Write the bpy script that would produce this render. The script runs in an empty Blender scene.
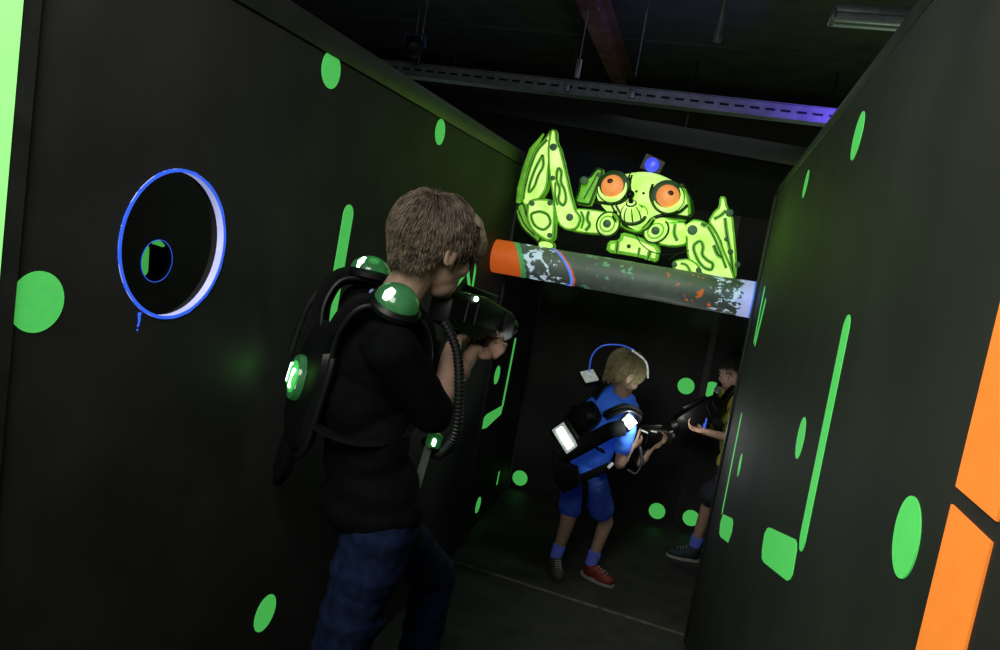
import bpy, bmesh, math, random
from mathutils import Vector, Matrix, Quaternion, noise
from mathutils.geometry import tessellate_polygon
random.seed(7)
V = Vector
SC = bpy.context.scene
COL = SC.collection

# ------------------------------------------------------------------ camera
FPX = 735.0
CAM_H = 1.45
_d1 = V((212, -50, FPX)).normalized()          # along the corridor (+Y)
_d3 = V((-922, 5699, FPX)); _d3 = (_d3 - _d1 * _d1.dot(_d3)).normalized()   # down
_d2 = _d3.cross(_d1)                           # to the right (+X)
EYE = V((0, 0, CAM_H))
def ray(px, py):
    c = V((px - 500, py - 325, FPX))
    return V((_d2.dot(c), _d1.dot(c), -_d3.dot(c)))
def on(px, py, ax, val):                       # point of a real plane seen at a place of the photo
    r = ray(px, py); t = (val - EYE[ax]) / r[ax]
    return EYE + r * t
def at(px, py, y): return on(px, py, 1, y)
cam = bpy.data.objects.new('camera', bpy.data.cameras.new('camera'))
COL.objects.link(cam)
ex = V((_d2.x, _d1.x, -_d3.x)); ey = -V((_d2.y, _d1.y, -_d3.y)); ez = -V((_d2.z, _d1.z, -_d3.z))
m = Matrix((ex, ey, ez)).transposed().to_4x4(); m.translation = EYE
cam.matrix_world = m
cam.data.sensor_width = 36; cam.data.lens = 36 * FPX / 1000
cam.data.clip_start = 0.02
SC.camera = cam
SC.view_settings.view_transform = 'Standard'
SC.view_settings.look = 'None'
SC.view_settings.gamma = 1
SC.view_settings.exposure = 0
SC.view_settings.use_curve_mapping = False

# ------------------------------------------------------------------ materials
def mat(name, col, rough=.6, var=.15, scale=30, emit=None, es=0, metal=0, bump=0, spec=.5, alpha=None, trans=0, col2=None, coat=0, elink=False):
    M = bpy.data.materials.new(name); M.use_nodes = True
    nt = M.node_tree; b = nt.nodes['Principled BSDF']
    tc = nt.nodes.new('ShaderNodeTexCoord'); nz = nt.nodes.new('ShaderNodeTexNoise')
    nz.inputs['Scale'].default_value = scale; nz.inputs['Detail'].default_value = 6
    nt.links.new(tc.outputs['Object'], nz.inputs['Vector'])
    rp = nt.nodes.new('ShaderNodeValToRGB')
    c2 = col2 if col2 else tuple(max(0, c * (1 - var)) for c in col)
    c1 = col if col2 else tuple(min(1, c * (1 + var)) for c in col)
    rp.color_ramp.elements[0].position = .32; rp.color_ramp.elements[1].position = .68
    rp.color_ramp.elements[0].color = (*c2, 1); rp.color_ramp.elements[1].color = (*c1, 1)
    nt.links.new(nz.outputs['Fac'], rp.inputs['Fac'])
    nt.links.new(rp.outputs['Color'], b.inputs['Base Color'])
    b.inputs['Roughness'].default_value = rough; b.inputs['Metallic'].default_value = metal
    b.inputs['Specular IOR Level'].default_value = spec
    b.inputs['Transmission Weight'].default_value = trans
    b.inputs['Coat Weight'].default_value = coat
    if emit:
        b.inputs['Emission Color'].default_value = (*emit, 1); b.inputs['Emission Strength'].default_value = es
    if elink: nt.links.new(rp.outputs['Color'], b.inputs['Emission Color'])
    if bump:
        bp = nt.nodes.new('ShaderNodeBump'); bp.inputs['Strength'].default_value = bump; bp.inputs['Distance'].default_value = .002
        nt.links.new(nz.outputs['Fac'], bp.inputs['Height']); nt.links.new(bp.outputs['Normal'], b.inputs['Normal'])
    return M
def worn(name, base, flecks, scale, lo, rough=.5, emit=None, es=0, inv=False):
    """painted surface with flecks of another paint showing (procedural)"""
    M = mat(name, base, rough, .1, 20, bump=.1)
    nt = M.node_tree; b = nt.nodes['Principled BSDF']
    src = b.inputs['Base Color'].links[0].from_socket
    tc = nt.nodes.new('ShaderNodeTexCoord'); nz = nt.nodes.new('ShaderNodeTexNoise')
    nz.inputs['Scale'].default_value = scale; nz.inputs['Detail'].default_value = 8; nz.inputs['Roughness'].default_value = .62
    nt.links.new(tc.outputs['Object'], nz.inputs['Vector'])
    rp = nt.nodes.new('ShaderNodeValToRGB'); rp.color_ramp.elements[0].position = lo; rp.color_ramp.elements[1].position = lo + .02
    nt.links.new(nz.outputs['Fac'], rp.inputs['Fac'])
    mx = nt.nodes.new('ShaderNodeMix'); mx.data_type = 'RGBA'
    nt.links.new(rp.outputs['Color'], mx.inputs[0]); nt.links.new(src, mx.inputs[6]); mx.inputs[7].default_value = (*flecks, 1)
    nt.links.new(mx.outputs[2], b.inputs['Base Color'])
    if emit:
        b.inputs['Emission Color'].default_value = (*emit, 1)
        ml = nt.nodes.new('ShaderNodeMath'); ml.operation = 'MULTIPLY'; ml.inputs[1].default_value = es
        iv = nt.nodes.new('ShaderNodeMath'); iv.operation = 'ADD' if inv else 'SUBTRACT'; iv.inputs[0].default_value = 0 if inv else 1
        nt.links.new(rp.outputs['Color'], iv.inputs[1]); nt.links.new(iv.outputs[0], ml.inputs[0])
        nt.links.new(ml.outputs[0], b.inputs['Emission Strength'])
    return M
WALL = mat('black_wall_paint', (.030, .030, .028), .68, .22, 5, bump=.06, spec=.18)
FAR = mat('black_hall_paint', (.02, .02, .02), .8, .3, 3)
CEIL = mat('dark_ceiling_sheet', (.05, .055, .045), .7, .25, 4)
FLOORM = mat('dark_floor_covering', (.045, .045, .041), .6, .35, 9, bump=.1, spec=.3)
TRIM = mat('dark_trim_board', (.02, .021, .019), .5, .3, 14, spec=.45)
SEAM = mat('worn_metal_strip', (.34, .28, .22), .45, .4, 30, metal=.6)
GREEN = mat('fluorescent_green_paint', (.10, .62, .14), .6, .06, 60, emit=(.10, .74, .13), es=.48)
ORANGE = mat('fluorescent_orange_paint', (.9, .22, .03), .6, .08, 60, emit=(1, .25, .03), es=.55)
NEON = worn('neon_green_worn_paint', (.35, .85, .25), (.03, .06, .02), 26, .68, emit=(.3, 1, .26), es=.75)
BLUEP = mat('fluorescent_blue_paint', (.03, .12, .8), .5, .3, 40, emit=(.04, .14, 1), es=.7)
LAV = mat('fluorescent_white_paint', (.6, .62, .9), .5, .15, 30, emit=(.5, .55, 1), es=.5)
R_HI = mat('robot_bright_paint', (.74, 1, .33), .55, .06, 16, emit=(.60, 1, .20), es=.82, col2=(.46, .86, .12), elink=True)
R_MID = mat('robot_mid_green_paint', (.25, .68, .05), .5, .15, 20, emit=(.22, .8, .03), es=.34, col2=(.12, .42, .02), elink=True)
R_DARK = mat('robot_dark_green_paint', (.02, .075, .01), .5, .3, 25)
R_BLK = mat('robot_black_paint', (.008, .012, .006), .5, .2, 25)
R_EYE = mat('robot_orange_eye_paint', (.95, .32, .10), .45, .22, 22, emit=(1, .28, .08), es=.55)
R_PUP = mat('robot_dark_pupil_paint', (.10, .012, .006), .5, .2, 30)
R_BOLT = mat('grey_green_bolt_cap', (.09, .20, .12), .5, .2, 40)
BLKPL = mat('black_plastic', (.005, .005, .006), .42, .2, 30, spec=.3)
BLKRUB = mat('black_rubber', (.006, .006, .007), .5, .2, 40)
BLKFAB = mat('black_fabric', (.005, .005, .006), .85, .3, 60, bump=.2, spec=.12)
DKMET = mat('dark_metal', (.05, .05, .055), .35, .2, 20, metal=.8)
GREYMET = mat('galvanised_steel', (.20, .215, .225), .45, .2, 12, metal=.5)
SLOT = mat('slot_black', (.003, .003, .003), .9)
RUST = mat('brown_steel_beam', (.16, .08, .055), .6, .35, 8)
PGREY = (.20, .235, .22)
PIPEM = worn('grey_painted_pipe', PGREY, (.30, .5, .36), 11, .72)
P_OR = worn('pipe_orange_paint', (.9, .17, .03), (.12, .05, .02), 24, .66, emit=(1, .16, .02), es=.30)
P_WH = worn('pipe_white_splash', PGREY, (.75, .85, .95), 26, .535, emit=(.6, .8, 1), es=.45, inv=True)
P_OS = worn('pipe_orange_splatter', PGREY, (.9, .2, .04), 34, .60, emit=(1, .2, .03), es=.3, inv=True)
P_GS = worn('pipe_green_smear', PGREY, (.3, .6, .38), 17, .56, emit=(.2, .6, .3), es=.1, inv=True)
P_GR = mat('pipe_green_band_paint', (.15, .6, .22), .5, .2, 40, emit=(.12, .7, .2), es=.18)
P_BL = mat('pipe_blue_edge_paint', (.1, .2, .85), .5, .2, 40, emit=(.1, .25, 1), es=.7)
SKIN = mat('skin', (.44, .275, .20), .55, .08, 40, spec=.3)
HAIRB = mat('light_brown_hair', (.15, .108, .078), .5, .6, 45)
HAIRD = mat('dark_hair', (.015, .012, .010), .5, .3, 60)
HAIRL = mat('blond_hair', (.30, .25, .13), .45, .4, 60)
SHIRTK = mat('black_cotton', (.004, .004, .005), .9, .25, 40, bump=.2, spec=.08)
JEAN = mat('blue_denim', (.010, .017, .056), .85, .35, 45, bump=.3, spec=.1)
BLUES = mat('bright_blue_shirt_cloth', (.05, .19, .85), .8, .12, 30, emit=(.03, .15, 1), es=.12)
SHORTB = mat('blue_shorts_cloth', (.03, .07, .30), .85, .35, 70, emit=(.02, .09, 1), es=.02)
SHORTK = mat('dark_shorts_cloth', (.02, .022, .035), .85, .2, 40)
YELL = worn('yellow_printed_shirt', (.75, .68, .10), (.03, .03, .02), 30, .60, .8)
SOCK = mat('blue_white_sock', (.10, .12, .40), .9, .2, 40, emit=(.1, .16, 1), es=.05)
SHOER = mat('red_shoe', (.22, .02, .02), .6, .2, 30)
SHOEG = mat('grey_brown_shoe', (.07, .055, .045), .7, .2, 30)
SHOEB = mat('navy_shoe_mesh', (.015, .03, .045), .7, .4, 70, bump=.3)
SOLE = mat('pale_sole', (.38, .38, .36), .6, .1, 30)
EYEW = mat('eye_white', (.42, .42, .41), .3, .03)
IRIS = mat('iris_dark', (.05, .03, .02), .3, .1)
LIPM = mat('lip', (.36, .15, .12), .5, .08)
LAMPG = mat('green_lit_lens', (.12, .5, .16), .2, .25, 50, emit=(.06, .9, .12), es=.45)
LAMPGD = mat('green_dim_dome', (.05, .16, .07), .15, .3, 30, emit=(.04, .4, .08), es=.10, spec=.7)
LEDG = mat('green_white_led', (.8, 1, .85), .3, 0, emit=(.65, 1, .75), es=3.0)
LEDW = mat('white_led', (1, 1, .95), .3, 0, emit=(.92, 1, .93), es=6.0)
LEDD = mat('clear_white_lens', (.55, .58, .54), .18, .45, 60, emit=(.8, .9, .85), es=.22, spec=.8)
COLLAR = mat('white_cloth_collar', (.4, .42, .75), .8, .1, 30, emit=(.25, .3, 1), es=.1)
GLOWB = mat('blue_wire', (.05, .12, .7), .4, .1, 30, emit=(.06, .16, 1), es=.35)
BEAC = mat('blue_lamp_lens', (.05, .07, .7), .3, .35, 60, emit=(.05, .07, 1), es=.8)
TUBE = mat('diffuser_plastic', (.30, .34, .40), .35, .15, 20, spec=.6)

# ------------------------------------------------------------------ mesh builder
def wpos(o):
    p = V((0, 0, 0))
    while o: p = p + o.location; o = o.parent
    return p
class MB:
    def __init__(s): s.bm = bmesh.new(); s.mi = 0
    def _f(s, vs):
        try:
            f = s.bm.faces.new(vs); f.material_index = s.mi; return f
        except ValueError: return None
    def box(s, c, size, R=None, mi=None):
        if mi is not None: s.mi = mi
        c = V(c); h = V(size) / 2; vs = []
        for z in (-1, 1):
            for y in (-1, 1):
                for x in (-1, 1):
                    p = V((x * h.x, y * h.y, z * h.z)); p = R @ p if R else p
                    vs.append(s.bm.verts.new(c + p))
        for q in ((0, 2, 3, 1), (4, 5, 7, 6), (0, 1, 5, 4), (2, 6, 7, 3), (0, 4, 6, 2), (1, 3, 7, 5)): s._f([vs[i] for i in q])
        return s
    def bar(s, a, b, w, h, up=V((0, 0, 1)), mi=None):     # box between two points
        a, b = V(a), V(b); y = (b - a).normalized(); x = y.cross(V(up)).normalized(); z = x.cross(y)
        return s.box((a + b) / 2, (w, (b - a).length, h), Matrix((x, y, z)).transposed(), mi)
    def rings(s, rings, caps=True, closed=False):
        L = [[s.bm.verts.new(p) for p in r] for r in rings]; n = len(L[0])
        rng = range(len(L)) if closed else range(len(L) - 1)
        for i in rng:
            a, b = L[i], L[(i + 1) % len(L)]
            for j in range(n): s._f([a[j], a[(j + 1) % n], b[(j + 1) % n], b[j]])
        if caps and not closed:
            s._f(L[0][::-1]); s._f(L[-1])
        return s
    def tube(s, pts, r, seg=10, mi=None, closed=False, flat=1.0, up=None):
        if mi is not None: s.mi = mi
        pts = [V(p) for p in pts]; n = len(pts); rs = r if isinstance(r, (list, tuple)) else [r] * n
        R = []; prev = None
        for i, p in enumerate(pts):
            if closed: t = pts[(i + 1) % n] - pts[i - 1]
            else: t = pts[min(i + 1, n - 1)] - pts[max(i - 1, 0)]
            t = t.normalized() if t.length > 1e-9 else V((0, 0, 1))
            if up is not None: x = t.cross(V(up))
            elif prev is None: x = t.orthogonal()
            else: x = prev - t * prev.dot(t)
            x = x.normalized() if x.length > 1e-6 else t.orthogonal().normalized()
            prev = x; y = t.cross(x)
            R.append([p + x * math.cos(2 * math.pi * k / seg) * rs[i] + y * math.sin(2 * math.pi * k / seg) * rs[i] * flat for k in range(seg)])
        return s.rings(R, True, closed)
    def cyl(s, a, b, r0, r1=None, seg=24, mi=None):
        return s.tube([a, b], [r0, r0 if r1 is None else r1], seg, mi)
    def ell(s, c, rad, R=None, seg=20, mi=None, half=False):
        if mi is not None: s.mi = mi
        c = V(c); rows = seg // 2; rings = []
        lo = 0 if half else -math.pi / 2
        for i in range(1 if not half else 0, rows):
            a = lo + (math.pi / 2 - lo) * i / rows
            rings.append([V((math.cos(a) * math.cos(2 * math.pi * k / seg) * rad[0], math.cos(a) * math.sin(2 * math.pi * k / seg) * rad[1], math.sin(a) * rad[2])) for k in range(seg)])
        tr = lambda p: c + (R @ p if R else p)
        L = [[s.bm.verts.new(tr(p)) for p in r] for r in rings]
        for i in range(len(L) - 1):
            for j in range(seg): s._f([L[i][j], L[i][(j + 1) % seg], L[i + 1][(j + 1) % seg], L[i + 1][j]])
        top = s.bm.verts.new(tr(V((0, 0, rad[2]))))
        for j in range(seg): s._f([L[-1][j], L[-1][(j + 1) % seg], top])
        if half: s._f(L[0][::-1])
        else:
            bt = s.bm.verts.new(tr(V((0, 0, -rad[2]))))
            for j in range(seg): s._f([L[0][(j + 1) % seg], L[0][j], bt])
        return s
    def capsule(s, a, b, r0, r1, seg=16):
        a, b = V(a), V(b)
        s.ell(a, (r0,) * 3, None, seg); s.ell(b, (r1,) * 3, None, seg)
        if (b - a).length > 1e-5: s.cyl(a, b, r0, r1, seg)
        return s
    def chain(s, pts, rs, seg=14):
        for i in range(len(pts) - 1): s.capsule(pts[i], pts[i + 1], rs[i], rs[i + 1], seg)
        return s
    def prism(s, poly, off, mi_top=0, mi_side=None):       # polygon of 3-D points, extruded along off
        off = V(off); poly = [V(p) for p in poly]; n = len(poly)
        A = [s.bm.verts.new(p) for p in poly]; B = [s.bm.verts.new(p + off) for p in poly]
        ms = mi_top if mi_side is None else mi_side
        for t in tessellate_polygon([poly]):
            s.mi = mi_top; s._f([A[i] for i in t])
            s.mi = ms; s._f([B[i] for i in t][::-1])
        s.mi = ms
        for j in range(n): s._f([A[j], A[(j + 1) % n], B[(j + 1) % n], B[j]])
        return s
    def lathe(s, prof, o, axis, seg=28, mi=None):          # prof = [(radius, height), ...]
        if mi is not None: s.mi = mi
        o = V(o); z = V(axis).normalized(); x = z.orthogonal().normalized(); y = z.cross(x)
        return s.rings([[o + z * h + (x * math.cos(2 * math.pi * k / seg) + y * math.sin(2 * math.pi * k / seg)) * max(r, 1e-4) for k in range(seg)] for r, h in prof])
    def build(s, name, mats, parent=None, loc=None, bevel=0, angle=40, smooth=True):
        bm = s.bm
        bmesh.ops.recalc_face_normals(bm, faces=bm.faces[:])
        if parent is None:
            if loc is None:
                xs = [v.co for v in bm.verts]
                loc = V(((min(p.x for p in xs) + max(p.x for p in xs)) / 2, (min(p.y for p in xs) + max(p.y for p in xs)) / 2, min(p.z for p in xs)))
            o_loc = V(loc); org = V(loc)
        else:
            o_loc = V((0, 0, 0)); org = wpos(parent)
        bmesh.ops.translate(bm, vec=-org, verts=bm.verts[:])
        me = bpy.data.meshes.new(name); bm.to_mesh(me); bm.free()
        if not isinstance(mats, (list, tuple)): mats = [mats]
        for mm in mats: me.materials.append(mm)
        o = bpy.data.objects.new(name, me); COL.objects.link(o); o.location = o_loc; o.parent = parent
        if bevel:
            md = o.modifiers.new('bevel', 'BEVEL'); md.width = bevel; md.segments = 2; md.limit_method = 'ANGLE'; md.angle_limit = math.radians(35)
            bake(o)
        if smooth:
            for p in o.data.polygons: p.use_smooth = True
            o.data.set_sharp_from_angle(angle=math.radians(angle))
        return o
def bake(o):
    dg = bpy.context.evaluated_depsgraph_get(); dg.update()
    me = bpy.data.meshes.new_from_object(o.evaluated_get(dg))
    old = o.data; o.modifiers.clear(); o.data = me; bpy.data.meshes.remove(old)
def remesh(o, vox, smooth=4, wob=0, wscale=18, seed=0):
    md = o.modifiers.new('r', 'REMESH'); md.mode = 'VOXEL'; md.voxel_size = vox
    sm = o.modifiers.new('s', 'SMOOTH'); sm.iterations = smooth; sm.factor = .5
    bake(o)
    if wob:
        nn = [v.normal.copy() for v in o.data.vertices]
        for v, nrm in zip(o.data.vertices, nn):
            p = v.co * wscale + V((seed, 0, 0))
            w = noise.noise(V((p.x, p.y, p.z * 1.7))) + .5 * noise.noise(p * 2.1)
            v.co += nrm * w * wob
    for p in o.data.polygons: p.use_smooth = True
    return o
def tag(o, label=None, cat=None, group=None, kind=None):
    if label: o['label'] = label
    if cat: o['category'] = cat
    if group: o['group'] = group
    if kind: o['kind'] = kind
    return o
def thing(name, loc, label, cat, group=None):
    o = bpy.data.objects.new(name, None); COL.objects.link(o); o.location = V(loc); o.empty_display_size = .1
    return tag(o, label, cat, group)
def struct(mb, name, mats, **k): return tag(mb.build(name, mats, **k), kind='structure')

# ------------------------------------------------------------------ the setting
XL, XF, XR, YB, HT = -.885, -.93, .174, 4.2, 1.785
YE, YW = 2.963, 3.19                      # ends of the right and the left corridor wall
struct(MB().box((-1.0, 3.2, -.03), (8, 9.6, .06)), 'floor', FLOORM)
mb = MB().box((-1.0, 3.2, 3.23), (8, 9.6, .06))
for y in (1.6, 3.1, 4.6, 6.1): mb.box((-1, y, 3.197), (8, .03, .01))
struct(mb, 'ceiling', CEIL)
struct(MB().box((-1.0, 7.97, 1.6), (8, .06, 3.2)), 'wall_back_hall', FAR)
struct(MB().box((-4.97, 3.2, 1.6), (.06, 9.6, 3.2)), 'wall_left_hall', FAR)
struct(MB().box((2.97, 3.2, 1.6), (.06, 9.6, 3.2)), 'wall_right_hall', FAR)

def wall_with_hole(x0, x1, y0, y1, z0, z1, cy, cz, r, n=64):
    mb = MB(); bm = mb.bm; A = []; B = []; D = []; E = []
    for k in range(n):
        a = 2 * math.pi * (k + .5) / n; dy, dz = math.cos(a), math.sin(a)
        t = min(((y1 if dy > 0 else y0) - cy) / dy, ((z1 if dz > 0 else z0) - cz) / dz)
        if k in [min(range(n), key=lambda q: abs((2 * math.pi * (q + .5) / n - math.atan2(z - cz, y - cy)) % (2 * math.pi))) for y in (y0, y1) for z in (z0, z1)]:
            pass
        A.append((cy + dy * r, cz + dz * r)); D.append((cy + dy * t, cz + dz * t))
    for (y, z) in ((y0, z0), (y0, z1), (y1, z0), (y1, z1)):      # snap the nearest outer point onto each corner
        i = min(range(n), key=lambda q: (D[q][0] - y) ** 2 + (D[q][1] - z) ** 2); D[i] = (y, z)
    f = lambda L, x: [bm.verts.new((x, y, z)) for y, z in L]
    a0, a1, d0, d1 = f(A, x0), f(A, x1), f(D, x0), f(D, x1)
    for k in range(n):
        j = (k + 1) % n
        mb._f([a1[k], a1[j], d1[j], d1[k]]); mb._f([a0[j], a0[k], d0[k], d0[j]])
        mb._f([a0[k], a0[j], a1[j], a1[k]]); mb._f([d0[j], d0[k], d1[k], d1[j]])
    return mb
PH = V((XL, 1.071, 1.351)); PR = .130
wl = struct(wall_with_hole(XL - .03, XL, .30, YW, 0, HT, PH.y, PH.z, PR), 'wall_left', WALL, smooth=False)
wf = struct(MB().box((XF - .015, (YW + YB) / 2, HT / 2), (.03, YB - YW, HT)), 'wall_left_far', WALL)
struct(MB().box((XF + .012, YW + .01, HT / 2), (.084, .02, HT)), 'trim_1', TRIM)
wr = struct(MB().box((XR + .02, (YE + .25) / 2, HT / 2), (.04, YE - .25, HT)), 'wall_right', WALL)
mb = MB().box((.2, YB + .02, HT / 2), (2.24, .04, HT))
mb.box((.0725, YB - .004, HT / 2), (.035, .012, HT), mi=1)
wb = struct(mb, 'wall_back', [WALL, TRIM])
# top caps and corner trims
struct(MB().box((XL - .0125, (.3 + YW) / 2, HT + .031), (.035, YW - .3, .056)), 'trim_2', TRIM, bevel=.004)
struct(MB().box((XR + .02, (YE + .25) / 2, HT + .014), (.044, YE - .25, .028)), 'trim_3', TRIM, bevel=.003)
struct(MB().box((XR - .004, YE - .03, HT / 2 - .003), (.01, .06, HT - .006)), 'trim_4', TRIM, bevel=.002)
struct(MB().box((XF + .006, (YW + YB) / 2, .012), (.012, YB - YW - .03, .024)), 'baseboard_left', TRIM)
struct(MB().box((.2, YB - .006, .012), (2.2, .012, .024)), 'baseboard_back', TRIM)
struct(MB().bar((XL, 3.035, .003), (XR + .02, 2.975, .003), .009, .006), 'trim_5', SEAM)
# painted post at the near end of the left wall
mb = MB().box((XL + .003, .534, .95), (.016, .460, 1.90), mi=0)
mb.box((XL + .0115, .521, .95), (.002, .432, 1.89), mi=1)
struct(mb, 'trim_6', [TRIM, NEON], smooth=False)

def dec_label(o, txt): o['label'] = txt; return o
def disc(wall, ax, val, c, top, name='painted_dot', m=GREEN, nsign=1, r=None):
    p = on(*c, ax, val); q = on(*top, ax, val) if top else None
    r = r if r else abs(q.z - p.z)
    n = V((0, 0, 0)); n[ax] = nsign
    o = MB().lathe([(r, 0), (r, .0012)], p, n, 40).build(name, m, wall)
    return dec_label(o, 'fluorescent green painted dot')
def poly(wall, ax, val, pts, name, m=GREEN, nsign=1, lab='fluorescent green painted shape'):
    n = V((0, 0, 0)); n[ax] = nsign * .0012
    P = [on(x, y, ax, val) for x, y in pts]
    return dec_label(MB().prism(P, n).build(name, m, wall, smooth=False), lab)
def stroke(wall, ax, val, a, b, r, name='painted_bar', m=GREEN, nsign=1, th=.0012):
    A, B_ = on(*a, ax, val), on(*b, ax, val); d = (B_ - A).normalized(); n = V((0, 0, 0)); n[ax] = nsign; s = n.cross(d); P = []
    for k in range(13):
        t = math.pi * k / 12 + math.pi / 2
        P.append(A + (s * math.sin(t + math.pi / 2 + math.pi) * -1 * 0 + d * math.cos(t) + s * math.sin(t)) * r)
    for k in range(13):
        t = math.pi * k / 12 - math.pi / 2
        P.append(B_ + (d * math.cos(t) + s * math.sin(t)) * r)
    return dec_label(MB().prism(P, n * th).build(name, m, wall, smooth=False), 'fluorescent green painted bar')
# left wall
disc(wl, 0, XL, (331, 70), (331, 50)); disc(wl, 0, XL, (440, 132), (440, 118)); disc(wl, 0, XL, (37, 302), (38, 271)); disc(wl, 0, XL, (265, 613), (267, 596))
stroke(wl, 0, XL, (348, 215), (328, 332), .026)
stroke(wl, 0, XL, (477, 257), (471, 296), .011); stroke(wl, 0, XL, (467, 266), (470, 294), .012, th=.0014)
stroke(wl, 0, XL, (454, 288), (464, 275), .010); stroke(wl, 0, XL, (466, 293), (469, 294), .017, th=.0016)
# farther left wall
stroke(wf, 0, XF, (515, 341), (503, 403), .018); disc(wf, 0, XF, (497, 375), (498, 366))
poly(wf, 0, XF, [(482, 429), (482, 420), (487, 414), (503, 405), (501, 414), (486, 428)], 'painted_block')
disc(wf, 0, XF, (478, 505), (479.5, 497)); stroke(wf, 0, XF, (499, 473), (497, 483), .012)
# right wall
for c, t in (((858, 136), (862, 113)), ((806, 184), (808, 171)), ((801, 438), (805, 417)), ((740, 465), (742, 452)), ((907, 537), (911, 492))):
    disc(wr, 0, XR, c, t, nsign=-1)
stroke(wr, 0, XR, (846, 331), (804, 535), .021, nsign=-1); stroke(wr, 0, XR, (741, 418), (723, 509), .018, nsign=-1)
stroke(wr, 0, XR, (764, 292), (755, 338), .02, nsign=-1); stroke(wr, 0, XR, (765, 304), (756, 341), .018, nsign=-1, th=.0016)
poly(wr, 0, XR, [(640 + x / 4.333, 500 + y / 4.333) for x, y in ((555, 122), (565, 120), (655, 162), (676, 172), (681, 190), (680, 220), (662, 325), (652, 345), (638, 350), (540, 272), (530, 255), (531, 215), (542, 145))], 'painted_block', nsign=-1)
poly(wr, 0, XR, [(640 + x / 4.333, 500 + y / 4.333) for x, y in ((362, 62), (400, 80), (404, 95), (398, 140), (382, 185), (350, 160), (345, 145), (350, 95))], 'painted_block', nsign=-1)
stroke(wr, 0, XR, (692.5, 604), (688.5, 622), .009, nsign=-1)
# back wall
for c in ((686, 386), (520, 478), (657, 511), (691, 518), (712, 390)): disc(wb, 1, YB, c, None, nsign=-1, r=.046)
# orange stripe on the near end of the right wall, with a dark gap
for z0, z1 in ((1.343, 1.70), (.72, 1.331)):
    o = MB().box((XR - .0008, .489, (z0 + z1) / 2), (.0016, .07, z1 - z0)).build('painted_stripe', ORANGE, wr)
    o['label'] = 'fluorescent orange painted stripe'
# porthole ring
ring = []
mb = MB()
for k in range(64):
    a = 2 * math.pi * k / 64; d = V((0, math.cos(a), math.sin(a)))
    ring.append([PH + d * PR + V((-.014, 0, 0)), PH + d * PR + V((.001, 0, 0)), PH + d * (PR - .005) + V((.001, 0, 0)), PH + d * (PR - .005) + V((-.014, 0, 0))])
mb.rings(ring, closed=True)
o = mb.build('porthole_lining', LAV, wl); o['label'] = 'white fluorescent inner edge of the round hole'
mb = MB(); ring = []
for k in range(64):
    a = 2 * math.pi * k / 64; d = V((0, math.cos(a), math.sin(a))); w = -.003 + .0022 * noise.noise(d * 9)
    ring.append([PH + d * (PR - .0055) + V((.0005, 0, 0)), PH + d * (PR - .0055) + V((.002, 0, 0)), PH + d * (PR + w + .003) + V((.002, 0, 0)), PH + d * (PR + w + .003) + V((.0002, 0, 0))])
mb.rings(ring, closed=True)
o = mb.build('porthole_edge', BLUEP, wl); o['label'] = 'thin blue painted edge of the round hole'
a = on(139, 313, 0, XL); mb = MB()
mb.tube([a, a + V((.0, .002, -.012)), a + V((0, .002, -.02))], [.003, .0022, .0012], 8); mb.ell(on(138, 325.5, 0, XL), (.0015, .0022, .003)); mb.ell(on(137.3, 330, 0, XL), (.0012, .0018, .002)); mb.ell(on(139.6, 314, 0, XL), (.0015, .0042, .0030))
o = mb.build('paint_drip', BLUEP, wl); o['label'] = 'blue paint drip below the round hole'
# the next partition seen through the hole
c2 = on(157, 261, 0, -3.1)
w2 = struct(wall_with_hole(-3.13, -3.1, c2.y - 1.6, c2.y + 1.6, 0, HT, c2.y, c2.z, .125), 'wall_left_beyond', FAR, smooth=False)
mb = MB(); ring = []
for k in range(48):
    a = 2 * math.pi * k / 48; d = V((0, math.cos(a), math.sin(a)))
    ring.append([c2 + d * .127 + V((.0005, 0, 0)), c2 + d * .127 + V((.002, 0, 0)), c2 + d * .1225 + V((.002, 0, 0)), c2 + d * .1225 + V((.0005, 0, 0))])
mb.rings(ring, closed=True).build('porthole_lining', BLUEP, w2)
w3 = struct(MB().box((-3.9, c2.y, HT / 2), (.03, 3, HT)), 'wall_left_distant', FAR)
stroke(w3, 0, -3.885, (144.5, 250), (143.5, 270), .045); stroke(w3, 0, -3.885, (154, 240), (163, 243), .03)

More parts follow.
